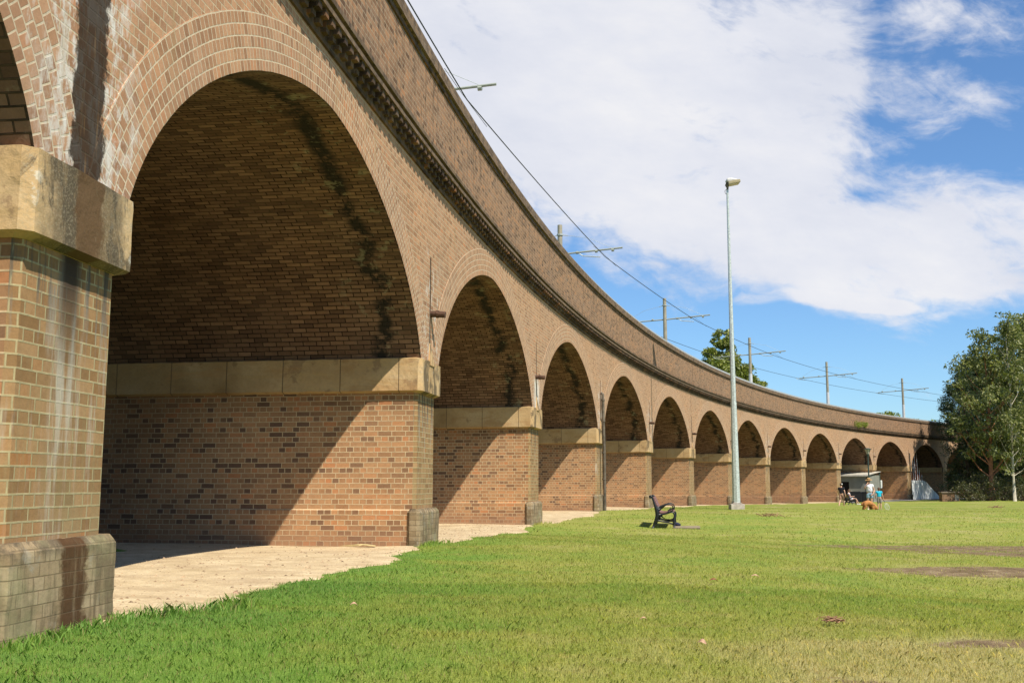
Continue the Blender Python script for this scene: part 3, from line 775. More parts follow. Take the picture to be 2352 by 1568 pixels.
def strip(name, mat, s0, s1, ds, offs, lift):
    ss = np.arange(s0, s1, ds); rows = []
    for s in ss:
        e0 = offs(s); rows.append([cur(s, o) for o in e0])
    A = np.array(rows); n, k = A.shape[:2]
    A[:, :, 2] = gz(A[:, :, 0].ravel(), A[:, :, 1].ravel()).reshape(n, k)+lift
    A[:, -1, 2] -= lift+.004; A[:, 0, 2] -= lift
    idx = np.arange(n*k).reshape(n, k)
    F = np.stack([idx[:-1, :-1], idx[1:, :-1], idx[1:, 1:], idx[:-1, 1:]], -1).reshape(-1, 4)
    me = bpy.data.meshes.new(name); me.from_pydata(A.reshape(-1, 3).tolist(), [], F[:, ::-1].tolist())
    me.update()
    if me.polygons[0].normal.z < 0: me.flip_normals()
    return tag(mesh_obj(name, me, mat, smooth=True), kind='structure')
strip('gravel_ground', m_grav, -24, 128, .12, lambda s: [-W-1.2, -W+.5, -6, -3.5, -2, -1, -.5, -.15+.3*edge(s), edge(s)-.06, edge(s)], .014)
m_asph = simple('asphalt', (.20, .19, .18), .9, 0, .2, .15, 4, .3)
strip('path', m_asph, 88, 160, .6, lambda s: [-3+max(0, (110-s)*.0), .2, 1.5, 3.0+.5*math.sin(s*.1)-max(0, (97-s)*.35)], .03)

# ------------------------------------------------------------------ grass blades
m_gr, t, b = newmat('grass blades')
geo = t.node('ShaderNodeNewGeometry').outputs['Position']
c = lawn_colour(t, geo)
at_ = t.node('ShaderNodeAttribute', attribute_name='rnd')
r = t.xyz(at_.outputs['Color'])
c = t.mix(t.mr(r[0], .55, 1.0, 0, .75), c, t.mix(1.0, c, (1.5, 1.35, 1.3), 'MULTIPLY'))
c = t.mix(t.mr(r[0], .35, .0, 0, .5), c, t.mix(1.0, c, (.68, .8, .7), 'MULTIPLY'))
c = t.mix(t.mr(r[1], .86, .93, 0, .85), c, (.42, .34, .15))
t.put(b.inputs['Base Color'], c); b.inputs['Roughness'].default_value = .55; b.inputs['Specular IOR Level'].default_value = .3
tr = t.node('ShaderNodeBsdfTranslucent'); t.put(tr.inputs[0], t.mix(1.0, c, (1.35, 1.4, .9), 'MULTIPLY'))
mx = t.node('ShaderNodeMixShader'); mx.inputs[0].default_value = .5
t.l.new(b.outputs[0], mx.inputs[1]); t.l.new(tr.outputs[0], mx.inputs[2])
t.l.new(mx.outputs[0], t.n['Material Output'].inputs[0])

def blades(N, ymin, ymax, h, w, power=1.0, pts=None):
    plain = pts is not None
    if pts is None:
        u = rng.random(N); Y = (ymin**power+(ymax**power-ymin**power)*u)**(1/power)
        X = (rng.random(N)*1.10-.55)*Y
    else: X, Y = pts; N = len(X)
    s, off = inv(X, Y); keep = (off > edge(s)-.10*rng.random(len(X))**2)
    # inside a pier footing
    d = np.abs(((s+PW/2)/L+.5) % 1-.5)*L
    keep &= ~((d < PW/2+.02) & (off < .045))
    keep &= rng.random(N) > np.clip(dirt_w(X, Y)+.35*np.sin(X*5.1+np.sin(Y*3.3)*2)*np.cos(Y*4.7+X)-.1, 0, .985)*(dirt_w(X, Y) > 0)
    X, Y = X[keep], Y[keep]; n = len(X); s, off = s[keep], off[keep]; d = d[keep]
    Z = gz(X, Y)
    hh = h*(.45+rng.random(n)*1.0)*(1+.25*(np.sin(X*1.7+np.sin(Y*2.3))*np.cos(Y*1.3) > .55))
    if plain: hh = h*(.35+rng.random(n)*.9)
    else: hh *= np.where((off < edge(s)+.30) & (rng.random(n) < .15), 1.5, 1.0)
    a = rng.random(n)*2*np.pi; lean = hh*(.2+.9*rng.random(n)); la = rng.random(n)*2*np.pi
    ww = w*(.6+.8*rng.random(n))
    dx, dy = np.cos(a)*ww, np.sin(a)*ww
    b0 = np.stack([X-dx, Y-dy, Z-.01], 1); b1 = np.stack([X+dx, Y+dy, Z-.01], 1)
    lx, ly = np.cos(la)*lean, np.sin(la)*lean
    m0 = np.stack([X-dx*.8+lx*.35, Y-dy*.8+ly*.35, Z+hh*.6], 1); m1 = np.stack([X+dx*.8+lx*.35, Y+dy*.8+ly*.35, Z+hh*.6], 1)
    tp = np.stack([X+lx, Y+ly, Z+hh*.95], 1)
    V = np.stack([b0, b1, m1, tp, m0], 1).reshape(-1, 3)
    return V, n
def blade_mesh(name, sets):
    V = np.concatenate([v for v, _ in sets]); n = sum(k for _, k in sets)
    me = bpy.data.meshes.new(name); me.vertices.add(len(V)); me.vertices.foreach_set('co', V.astype(np.float32).ravel())
    me.loops.add(5*n); me.loops.foreach_set('vertex_index', np.arange(5*n, dtype=np.int32))
    me.polygons.add(n); me.polygons.foreach_set('loop_start', np.arange(0, 5*n, 5, dtype=np.int32))
    me.update(calc_edges=True)
    at_ = me.attributes.new('rnd', 'FLOAT_COLOR', 'POINT')
    rr = np.repeat(rng.random((n, 4)), 5, axis=0).astype(np.float32); at_.data.foreach_set('color', rr.ravel())
    return me
sets = [blades(260000, 4.6, 11, .022, .0015, 1.6), blades(150000, 10.5, 24, .024, .0030, 1.3), blades(60000, 23, 60, .032, .008, 1.0)]
# longer fringe round the foot of the near piers
for i, N, hh in ((1, 700, .075), (2, 260, .08), (3, 140, .07)):
    c = pc(i); q = rng.random(N); side = rng.random(N) < .3
    ss = c-PW/2-.1+(PW+.3)*q; oo = .05+.22*rng.random(N)**1.5
    P = np.array([cur(a, o) for a, o in zip(ss, oo)])
    sets.append(blades(N, 0, 0, hh, .004, pts=(P[:, 0], P[:, 1])))
N = 900; ss = pc(1)+.7+rng.random(N)*1.5; oo = edge(ss)+.28*rng.random(N)
P = np.array([cur(a, o) for a, o in zip(ss, oo)]); sets.append(blades(N, 0, 0, .09, .003, pts=(P[:, 0], P[:, 1])))
tag(mesh_obj('grass', blade_mesh('grass', sets), m_gr), 'short patchy green and straw coloured lawn grass', 'grass', kind='stuff')

# ------------------------------------------------------------------ trees
def leaf_mat(name, c1, c2, c3):
    m, t, b = newmat(name)
    at_ = t.node('ShaderNodeAttribute', attribute_name='rnd'); r = t.xyz(at_.outputs['Color'])
    geo = t.node('ShaderNodeNewGeometry').outputs['Position']
    c = t.ramp(t.m('ADD', t.m('MULTIPLY', r[0], .6), t.m('MULTIPLY', t.noise(geo, .9, 3), .5)), [(.25, c1), (.55, c2), (.9, c3)])
    t.put(b.inputs['Base Color'], c); b.inputs['Roughness'].default_value = .5; b.inputs['Specular IOR Level'].default_value = .35
    tr = t.node('ShaderNodeBsdfTranslucent'); t.put(tr.inputs[0], t.mix(1.0, c, (1.3, 1.5, .6), 'MULTIPLY'))
    mx = t.node('ShaderNodeMixShader'); mx.inputs[0].default_value = .28
    t.l.new(b.outputs[0], mx.inputs[1]); t.l.new(tr.outputs[0], mx.inputs[2]); t.l.new(mx.outputs[0], t.n['Material Output'].inputs[0])
    return m
m_euc = leaf_mat('gum leaves', (.055, .072, .022), (.145, .165, .045), (.29, .28, .095))
m_cas = leaf_mat('needle leaves', (.020, .036, .014), (.040, .062, .024), (.075, .10, .040))
m_bush = leaf_mat('bush leaves', (.040, .050, .018), (.085, .085, .032), (.14, .12, .05))
m_bright = leaf_mat('bright leaves', (.085, .115, .022), (.19, .22, .042), (.33, .33, .08))
m_fern = leaf_mat('fern leaves', (.12, .16, .02), (.22, .26, .04), (.34, .34, .07))
m_barkr = simple('reddish bark', (.30, .135, .07), .9, 0, .1, .4, 3, .5)
m_barkw = simple('pale smooth bark', (.40, .36, .27), .8, 0, .2, .25, 2, .2)
m_barkd = simple('dark bark', (.085, .062, .045), .95, 0, .1, .3, 4, .5)

def leaves(clumps, per, size, droop=.5, elong=2.6, shell=.55, seed=1):
    """leaf-sized faces in clumps; clumps are (centre, radii)"""
    g = np.random.default_rng(seed); V = []; 
    for c, r in clumps:
        n = max(6, int(per*(r[0]*r[1]*r[2])**(2/3)*g.uniform(.55, 1.3)))
        d = g.normal(size=(n, 3)); d /= np.linalg.norm(d, axis=1)[:, None]
        rad = shell+(1-shell)*g.random(n)**.6
        rad *= 1+.22*g.normal(size=n)*(g.random(n) < .35)
        p = np.array(c)+d*rad[:, None]*np.array(r)
        # leaf axis: outward mixed with hanging down
        ax = d*(1-droop)+np.array([0, 0, -droop])+.55*g.normal(size=(n, 3)); ax /= np.linalg.norm(ax, axis=1)[:, None]
        o = np.cross(ax, g.normal(size=(n, 3))); o /= np.linalg.norm(o, axis=1)[:, None]
        l = size*elong*.5*(.6+.8*g.random(n)); w = size*.5*(.6+.8*g.random(n))
        A = p-ax*l[:, None]; B = p+o*w[:, None]; C = p+ax*l[:, None]; D = p-o*w[:, None]
        V.append(np.stack([A, B, C, D], 1).reshape(-1, 3))
    return np.concatenate(V)
def leaf_mesh(name, V, seed=2):
    n = len(V)//4; me = bpy.data.meshes.new(name); me.vertices.add(len(V)); me.vertices.foreach_set('co', V.astype(np.float32).ravel())
    me.loops.add(4*n); me.loops.foreach_set('vertex_index', np.arange(4*n, dtype=np.int32))
    me.polygons.add(n); me.polygons.foreach_set('loop_start', np.arange(0, 4*n, 4, dtype=np.int32)); me.update(calc_edges=True)
    a = me.attributes.new('rnd', 'FLOAT_COLOR', 'POINT')
    rr = np.repeat(np.random.default_rng(seed).random((n, 4)), 4, axis=0).astype(np.float32); a.data.foreach_set('color', rr.ravel())
    return me
def tree(name, x, y, h, crown, bark, leafm, label, r0=.22, per=120, size=.16, seed=3, lean=(0, 0), cat='tree', group=None, droop=.5, elong=2.6, trunk_top=.92, base=None):
    """crown: list of (dx, dy, z, rx, rz) clumps relative to the foot"""
    g = random.Random(seed); z0 = g1(x, y) if base is None else base
    t = tag(empty(name, (x, y, z0)), label, cat, group)
    mb = MB(); n = 9; tp = []
    for k in range(n):
        f = k/(n-1)
        tp.append(Vector((lean[0]*f+.12*math.sin(f*5+seed), lean[1]*f+.10*math.cos(f*4+seed)-.10*math.cos(seed), h*trunk_top*f-.2*(k == 0))))
    rad = [r0*(1.45 if k == 0 else 1)*(1-.86*k/(n-1)) for k in range(n)]
    mb.tube(tp, rad, 9)
    cl = []
    for (dx, dy, z, rx, rz) in crown:
        c = Vector((dx, dy, z))
        # limb from the trunk to the clump
        f = max(.15, min(.95, (z-.35*h*.3-abs(dx)*.5)/(h*trunk_top))); k = f*(n-1); i = int(k); fr = k-i
        p0 = tp[i].lerp(tp[min(i+1, n-1)], fr); mid = p0.lerp(c, .5)+Vector((0, 0, -.15*abs(dx)))
        rr = max(.018, rad[i]*.38)
        mb.tube([p0, mid, c+Vector((0, 0, rz*.2))], [rr, rr*.7, rr*.25], 6)
        # break every clump into smaller ones
        m = max(4, int(9*rx))
        for _ in range(m):
            a = g.random()*6.283; q = g.random()**.5
            cc = (c.x+math.cos(a)*rx*q*.85, c.y+math.sin(a)*rx*q*.85, c.z+(g.random()*2-1)*rz*.75)
            s = rx*(.30+.28*g.random()); cl.append((cc, (s, s, s*(.55+.3*g.random()))))
            if g.random() < .5: mb.tube([c, Vector(cc)], [rr*.25, rr*.1], 5)
    mb.build('trunk', bark, t, smooth=True)
    mesh_obj('crown', leaf_mesh('crown', leaves(cl, per, size, droop, elong, seed=seed)), leafm, t)
    return t
def crown_round(h0, h1, r, n, seed, taper=.6, top=.35):
    g = random.Random(seed); out = []
    for k in range(n):
        f = (k+.5)/n; z = h0+(h1-h0)*f
        prof = math.sin(math.pi*min(1, (f*.82+.16)))**taper
        rr = r*prof; a = k*2.4+g.random()*.8
        q = rr*(.35+.6*g.random())
        s = r*(.26+.20*g.random())
        if f > .9: q *= top
        out.append((math.cos(a)*q, math.sin(a)*q, z, s, s*(.7+.3*g.random())))
    return out
p = at(2282, 1149, 103)
tree('gum_tree', p.x, p.y, 16.0, crown_round(4.0, 16.1, 3.3, 30, 5)+[(-2.9, 0, 6.5, 1.1, .9), (-2.6, -.5, 9.3, 1.1, 1.0), (-1.6, 0, 13.6, 1.5, 1.1), (2.0, -1, 5.0, 1.4, 1.0)], m_barkr, m_euc,
     'big gum tree with reddish trunk standing between the brick box and the pale-trunked tree', .24, per=150, size=.13, seed=5)
p = at(2334, 1151, 101)
tree('gum_tree', p.x, p.y, 17.0, [(dx+.3, dy, z, r, q) for dx, dy, z, r, q in crown_round(5.5, 17.6, 2.9, 26, 11)]+[(-1.6, -.8, 4.6, 1.0, .6), (1.3, -.8, 3.8, .9, .6), (-.5, -1.2, 6.4, .9, .7), (-1.0, -1.0, 2.9, .7, .5)], m_barkw, m_euc, 'tall gum tree with straight white trunk at the right edge of the park', .13, per=150, size=.13, seed=11)
p = at(2395, 1151, 108)
tree('gum_tree', p.x, p.y, 18.2, crown_round(5.0, 18.6, 4.6, 34, 21), m_barkw, m_euc, 'tallest gum tree, its dark crown rising at the far right edge', .3, per=120, size=.15, seed=21)
p = at(2226, 1147, 117)
tree('she_oak', p.x, p.y, 14.2, crown_round(1.6, 14.4, 2.7, 46, 31, taper=.45), m_barkd, m_cas, 'dark feathery she-oak beside the viaduct, left of the gum trees', .2, per=260, size=.07, seed=31, elong=6, droop=.15)
p = at(2272, 1147, 121)
tree('she_oak', p.x, p.y, 15.5, crown_round(1.5, 15.7, 3.8, 60, 33, taper=.45), m_barkd, m_cas, 'dark feathery tree standing behind the reddish gum trunk', .2, per=220, size=.08, seed=33, elong=6, droop=.15)
p = at(2330, 1147, 114)
tree('she_oak', p.x, p.y, 9.0, crown_round(1.0, 9.2, 3.0, 26, 35, taper=.4), m_barkd, m_cas, 'dark bushy tree in the shade behind the white gum trunk', .2, per=200, size=.08, seed=35, elong=6, droop=.15)
def bush(x, y, Y, r, h, label, seed, mat=None):
    p = at(x, y, Y); g = random.Random(seed); t = tag(empty('bush', (p.x, p.y, g1(p.x, p.y))), label, 'bush', 'bushes under the trees')
    cl = []; mb = MB()
    for k in range(int(30*r)):
        a = g.random()*6.283; q = g.random()**.5*r; zz = .25+(h-.35)*g.random()*(1-.45*(q/r)**2)
        c = (math.cos(a)*q, math.sin(a)*q*.7, zz); s = .28+.3*g.random(); cl.append((c, (s, s, s*.7)))
        mb.tube([(0, 0, -.05), (c[0]*.5, c[1]*.5, zz*.6), c], [.03, .02, .008], 5)
    mb.build('stem', m_barkd, t); mesh_obj('foliage', leaf_mesh('foliage', leaves(cl, 190, .07, .2, 3, seed=seed)), mat or m_bush, t)
bush(2228, 1148, 101, 1.5, 2.3, 'olive green bush spreading just right of the low brick box', 41)
bush(2262, 1149, 102, 1.7, 2.7, 'largest brownish green bush round the foot of the reddish gum trunk', 42)
bush(2306, 1149, 103, 1.2, 1.8, 'low bush between the reddish trunk and the white trunk', 43)
bush(2350, 1150, 102, 1.3, 1.7, 'low dark bush at the right edge behind the white trunk', 44)
bush(2375, 1150, 106, 1.5, 2.4, 'bush at the far right under the tallest gum tree', 45)
# trees beyond the viaduct
p = at(1664, 1110, 120)
tree('evergreen_tree', p.x, p.y, 17.6, [(.3, 0, 18.2, 1.1, 1.2), (.3, 0, 17.2, 1.2, 1.0), (-.6, 0, 16, 1.5, 1.1), (1.0, .3, 15.9, 1.7, 1.1), (-1.9, 0, 14.2, 1.6, 1.2), (.1, -.5, 14.4, 2.1, 1.4), (2.0, 0, 14.0, 1.8, 1.3), (3.3, 0, 12.6, 1.7, 1.4), (-1.8, 0, 12.4, 2.0, 1.4), (1.2, -.6, 12.2, 2.3, 1.5), (4.0, .4, 11.2, 1.5, 1.2), (-2.6, 0, 10.9, 1.5, 1.3), (.6, 0, 10.2, 2.5, 1.4), (2.5, 0, 9.5, 2.4, 1.4), (-1, 0, 8.4, 2.5, 1.5)],
     m_barkd, m_bright, 'bright green tree with a pointed top rising behind the viaduct, left of a wire mast', .3, per=520, size=.16, seed=51, base=-.6)
p = at(2045, 1110, 165)
tree('evergreen_tree', p.x, p.y, 12.3, [(0, 0, 12.2, 1.6, .9), (-1.5, 0, 11.6, 1.3, .8), (1.6, 0, 11.3, 1.4, .8), (0, 0, 10.4, 2.3, 1.0)], m_barkd, m_bright, 'small dark green treetop peeping over the parapet left of the last mast', .25, per=120, size=.2, seed=52, base=-.6)
p = at(2112, 1110, 165)
tree('evergreen_tree', p.x, p.y, 12.0, [(0, 0, 11.5, .9, .6), (-2.1, 0, 11.4, .7, .45), (1.9, 0, 11.2, 1.1, .6), (3.0, 0, 10.6, 1.1, .5), (.4, 0, 10.4, 2.2, .7)], m_barkd, m_bright, 'sparse low treetop over the parapet right of the last mast', .25, per=90, size=.2, seed=53, base=-.6)

# ferns growing out of the parapet
for k, (s, n, label) in enumerate(((0, 14, 'larger yellow green fern clump growing out of the parapet brickwork'), (2.1, 8, 'smaller fern clump on the parapet, right of the larger one'))):
    s0 = 94.6+s; c = cur(s0, .15, 6.86); t = tag(empty('wall_fern', c), label, 'fern', 'ferns on the parapet')
    g = np.random.default_rng(60+k); cl = []
    for _ in range(n):
        ds = (g.random()-.5)*(2.2 if k == 0 else 1.1); q = Vector(cur(s0+ds, .25, 6.9+.3*g.random()))-Vector(c); cl.append((tuple(q), (.22, .2, .24)))
    mesh_obj('frond', leaf_mesh('frond', leaves(cl, 900, .04, -.5, 6, seed=61+k)), m_fern, t)

# ------------------------------------------------------------------ overhead line on the viaduct
m_mast = simple('mast paint', (.30, .27, .20), .6, .1, .3, .15, 3)
m_mastw = simple('pale mast sleeve', (.52, .53, .52), .6, .1, .3, .1, 3)
m_galv = simple('galvanised steel', (.42, .46, .44), .5, .25, .5, .2, 5)
m_arm = simple('insulated arm', (.34, .36, .30), .5, .2, .4, .1, 5)
m_wire = simple('copper wire', (.055, .06, .06), .6, .4, .3, .1, 5)
m_blue = simple('blue enamel', (.01, .06, .22), .5, 0, .4, .1, 5)
ZA, ZTOP = 12.65, 14.18
mast_lab = ['nearest overhead line mast, only its arm tip showing over the parapet against the cloud', 'overhead line mast cut by the parapet, standing just right of the big cloud edge', 'overhead line mast left of the tree that rises behind the viaduct',
            'overhead line mast standing in front of the bright green treetop', 'overhead line mast to the right of the street light, above the ferns', 'farthest visible overhead line mast with a blue box at its foot']
MS = [10.8, 33.0, 55.3, 77.5, 99.5, 121.8, 144.0]
mast_lab.append('overhead line mast hidden behind the gum trees at the far right')
def frame_at(s):
    a = head(s); return Vector((math.cos(a), -math.sin(a), 0)), Vector((math.sin(a), math.cos(a), 0))
for k, s in enumerate(MS):
    base = Vector(cur(s, -4.5, 7.6)); t = tag(empty('overhead_line_mast', base), mast_lab[k], 'mast', 'overhead line masts along the viaduct')
    r, f = frame_at(s)
    mb = MB(); mb.tube([(0, 0, 0), (0, 0, 1.6), (0, 0, 3.3), (0, 0, ZTOP-7.6)], [.17, .155, .14, .12], 12); mb.tube([(0, 0, -.02), (0, 0, .05)], .26, 10); mb.build('pole', m_mast, t)
    mb = MB(); mb.tube([(0, 0, 1.6), (0, 0, 3.3)], [.175, .155], 12); mb.build('sleeve', m_mastw, t)
    mb = MB(); z = ZA-7.6; end = -3.15 if k > 0 else -3.15
    mb.tube([r*-3.15+Vector((0, 0, z-.06)), Vector((0, 0, z)), r*3.25+Vector((0, 0, z+.12))], .045, 8)
    for q in (-2.6, -.9, .9, 1.9, 2.75): mb.tube([r*(q-.06)+Vector((0, 0, z+.03)), r*(q+.06)+Vector((0, 0, z+.03))], .075, 8)
    mb.build('cross_arm', m_arm, t)
    for q in (-2.35, 2.1):
        mb = MB(); mb.tube([r*(q-1.1)+Vector((0, 0, z-.02)), r*(q-.9)+Vector((0, 0, z-.16)), r*q+Vector((0, 0, z-.28))], .028, 6)
        mb.build('registration_arm', m_galv, t)
    mb = MB(); mb.tube([(0, 0, ZTOP-7.6-.55), (0, 0, ZTOP-7.6-.48)], .17, 10)
    for q in (-1, 1):
        mb.tube([(0, 0, ZTOP-7.6-.5), r*.42*q+Vector((0, 0, ZTOP-7.6-.58))], .022, 6)
        mb.tube([r*.42*q+Vector((0, 0, ZTOP-7.6-.58)), r*(1.5*q)+Vector((0, 0, z+.75)), r*2.75*q+Vector((0, 0, z+.13))], .008, 4)
    mb.build('stay_bracket', m_galv, t)
    mb = MB(); c0 = Vector(cur(s, -2.4, ZA+.06))-base
    mb.tube([Vector(cur(s-2.4, -2.15, ZA-.29))-base, c0, Vector(cur(s+2.4, -2.15, ZA-.29))-base], .009, 4); mb.build('bridle_wire', m_wire, t)
    if k == 5:
        mb = MB(); mb.box((0, 0, 1.05), (.62, .5, .5), Euler((0, 0, -head(s))).to_matrix()); mb.build('equipment_box', m_blue, t, bevel=.02)
for off, lab in ((-2.15, 'nearer overhead wire running from mast to mast above the viaduct'), (-6.85, 'farther overhead wire running on the far side of the masts')):
    pts = []
    for a, b in zip([-11.4]+MS, MS+[166]):
        for q in range(8):
            f = q/8; p = Vector(cur(a, off, ZA-.28)).lerp(Vector(cur(b, off, ZA-.28)), f); p.z -= .10*4*f*(1-f); pts.append(p)
    mb = MB(); mb.tube(pts, .019, 5); o0 = pts[0]
    tag(mb.build('overhead_wire', m_wire), lab, 'wire', 'overhead wires')
    # ------------------------------------------------------------------ park flood light
p = at(1692, 1168, 47); H = 14.6
t = tag(empty('light_pole', (p.x, p.y, g1(p.x, p.y))), 'tall tapering galvanised light pole with one floodlight, standing on the lawn', 'light pole')
m_pole = simple('galvanised pole', (.50, .54, .50), .45, .3, .5, .22, 14)
mb = MB(); mb.tube([(0, 0, .05), (0, 0, 4.7)], [.180, .132], 8); mb.tube([(0, 0, 4.70), (0, 0, H)], [.122, .050], 8); mb.tube([(0, 0, 4.66), (0, 0, 4.74)], [.138, .134], 8)
mb.build('pole', m_pole, t)
mb = MB(); mb.box((0, 0, .06), (.60, .60, .34)); mb.box((0, 0, .27), (.42, .42, .035)); mb.build('base_plate', simple('concrete', (.42, .37, .31), .9, 0, .2, .2, 6, .4), t, bevel=.02)
mb = MB()
for a in (0, 1, 2, 3): mb.tube([(.16*(-1)**(a & 1), .16*(-1)**(a >> 1), .2), (.16*(-1)**(a & 1), .16*(-1)**(a >> 1), .36)], .016, 6)
mb.build('anchor_bolts', m_iron, t)
mb = MB(); mb.tube([(0, 0, H-.02), (.02, 0, H+.18)], .05, 8); mb.tube([(-.05, 0, H+.02), (-.12, 0, H-.06), (-.1, 0, H-.18), (0, 0, H-.22)], .012, 5)
mb.prism([(-.02, .08), (.16, .30), (.10, .46), (-.02, .42), (-.10, .22)], -.05, .05, org=(0, 0, H)); mb.build('bracket', m_pipe, t)
R1 = Matrix.Rotation(R_(-12), 4, 'Y')
mb = MB(); mb.prism([(.06, .17), (.62, .17), (.62, .30), (.06, .30)], -.26, .26, org=(0, 0, 0))
mb.v = [tuple(R1 @ Vector(v)+Vector((0, 0, H+.02))) for v in mb.v]
lh = mb.build('lamp_head', simple('bronze lamp body', (.30, .25, .14), .5, .2, .4, .1, 5), t, bevel=.015)
mb = MB(); mb.prism([(.06, .305), (.60, .305), (.45, .38), (.25, .46), (.08, .48), (.02, .42)], -.19, .19)
mb.v = [tuple(R1 @ Vector(v)+Vector((0, 0, H+.02))) for v in mb.v]; mb.build('lamp_housing', simple('grey cast cover', (.46, .45, .42), .5, .2, .4, .1, 5), t, bevel=.04)
mb = MB(); mb.prism([(.09, .160), (.59, .160), (.59, .168), (.09, .168)], -.23, .23)
mb.v = [tuple(R1 @ Vector(v)+Vector((0, 0, H+.02))) for v in mb.v]; mb.build('lamp_glass', simple('lamp glass', (.5, .5, .46), .1, 0, .6, .05, 5), lh)

# post-top lamp near the far arches
p = at(1998, 1146, 99)
t = tag(empty('street_lamp', (p.x, p.y, g1(p.x, p.y))), 'dark green post with a lantern top, standing behind the person in the straw hat', 'street lamp')
m_dg = simple('dark green paint', (.035, .06, .055), .45, .1, .4, .1, 5)
mb = MB(); mb.tube([(0, 0, 0), (0, 0, .9)], .10, 12); mb.tube([(0, 0, .9), (0, 0, 4.25)], [.075, .06], 12); mb.build('post', m_dg, t)
mb = MB(); mb.tube([(0, 0, 4.2), (0, 0, 4.45), (0, 0, 4.52)], [.06, .13, .15], 12)
for k in range(6):
    a = k*math.pi/3; mb.tube([(.12*math.cos(a), .12*math.sin(a), 4.5), (.30*math.cos(a), .30*math.sin(a), 4.98)], .014, 5)
mb.tube([(0, 0, 4.96), (0, 0, 5.0), (0, 0, 5.07)], [.36, .36, .10], 18); mb.build('lantern_frame', m_dg, t)
mb = MB(); mb.tube([(0, 0, 4.52), (0, 0, 4.96)], [.13, .27], 16); mb.build('lamp_shade', simple('milky glass', (.42, .40, .33), .3, 0, .5, .05, 5), t)

# ------------------------------------------------------------------ bench
m_cast = simple('black cast iron', (.016, .017, .018), .38, .3, .5, .2, 20)
m_slat = simple('red brown slats', (.20, .095, .075), .55, 0, .35, .2, 6)
def bench_frame(mb, y):
    k = .001107
    def T(pts, rad): mb.tube([((x-740)*k, y, (1375-z)*k) for x, z in pts], [q*k for q in rad] if isinstance(rad, (list, tuple)) else rad*k, 8)
    T([(452, 640), (412, 632), (410, 600), (440, 592), (472, 622), (500, 700), (532, 800), (566, 880), (588, 980), (592, 1080), (575, 1160), (520, 1270), (478, 1375)], [16, 22, 24, 26, 24, 24, 30, 46, 50, 46, 48, 30, 26])
    T([(600, 1060), (700, 1046), (820, 1022), (920, 990), (980, 992), (1012, 1040), (1014, 1110), (990, 1180), (998, 1260), (1008, 1375)], [34, 22, 20, 18, 20, 22, 24, 34, 28, 22])
    T([(560, 1190), (650, 1200), (760, 1232), (860, 1244), (940, 1262), (995, 1290)], [36, 22, 14, 16, 16, 16])
    T([(640, 1110), (680, 1160), (760, 1205), (860, 1220), (930, 1205), (985, 1150)], [30, 14, 10, 14, 16, 20])
    T([(590, 900), (660, 868), (740, 835), (830, 803), (910, 798), (965, 830), (985, 890), (975, 950), (940, 960), (925, 930), (950, 912)], [40, 26, 22, 20, 16, 14, 14, 16, 16, 16, 14])
    T([(610, 930), (680, 905), (720, 875), (770, 830)], [36, 24, 14, 10])
    T([(960, 975), (900, 985), (868, 975), (862, 945), (885, 930), (905, 950)], [14, 16, 14, 14, 16, 16])
def slats(mb, pts, y0, y1, k=.001107):
    for a, b in zip(pts[:-1], pts[1:]):
        A = Vector(((a[0]-740)*k, 0, (1375-a[1])*k)); B = Vector(((b[0]-740)*k, 0, (1375-b[1])*k)); d = (B-A); l = d.length*.46; d.normalize(); n = Vector((-d.z, 0, d.x))*.014; m = (A+B)/2
        P = [m-d*l-n, m+d*l-n, m+d*l+n, m-d*l+n]; mb.prism([(q.x, q.z) for q in P], y0, y1)
def make_bench():
    t = empty('park_bench')
    for y in (-.80, .80):
        mb = MB(); bench_frame(mb, y); mb.build('side_frame', m_cast, t, smooth=True)
    mb = MB(); slats(mb, [(492, 612), (514, 668), (537, 724), (562, 780), (588, 832), (612, 884)], -.78, .78); mb.build('backrest', m_slat, t)
    mb = MB(); slats(mb, [(628, 985), (690, 1008), (755, 1008), (820, 998), (885, 978), (950, 962), (1005, 985)], -.78, .78); mb.build('seat', m_slat, t)
    mb = MB(); mb.tube([(-.12, -.8, .26), (-.12, .8, .26)], .014, 6); mb.build('tie_rod', m_cast, t)
    return t
def copy_tree(o, parent=None):
    c = o.copy(); COL.objects.link(c); c.parent = parent
    for ch in list(o.children): copy_tree(ch, c)
    return c
bench = make_bench(); BP = at(1536, 1216, 29.0); BZ = g1(BP.x, BP.y)
bench.location = (BP.x, BP.y+.8, g1(BP.x, BP.y+.6)+.01); bench.rotation_euler = (0, 0, R_(-10))
tag(bench, 'cast iron park bench with red brown slats, empty, on the open lawn', 'bench', 'park benches')
q = at(1590, 1217, 29.2)
mb = MB(); mb.box((0, 0, 0), (.75, 1.5, .04)); o = mb.build('concrete_pad', simple('dusty concrete', (.23, .185, .12), .9, 0, .2, .2, 6, .4), bevel=.01); o.location = (BP.x+.62, BP.y+.8, g1(BP.x+.6, BP.y+.8)+.012); o.rotation_euler = (0, 0, R_(-10))
tag(o, 'thin concrete pad in the grass in front of the empty bench', 'paving slab')
m_bag = simple('dark blue cloth', (.022, .026, .05), .8, 0, .2, .5, 12, .5)
mb = MB(); g = random.Random(4)
mb.ball((0, 0, .05), (.09, .08, .055), 14, 10); mb.ball((.075, .02, .035), (.05, .06, .04), 12, 8); mb.ball((-.05, -.03, .065), (.05, .05, .05), 12, 8)
o = mb.build('bag', m_bag, smooth=True); o.location = (BP.x+.42, BP.y+1.3, g1(BP.x+.42, BP.y+1.3)+.0)
tag(o, 'small crumpled dark bag on the ground by the front leg of the empty bench', 'bag')
far_bench = copy_tree(bench); SB = at(1957, 1160.5, 84); SBZ = g1(SB.x, SB.y)
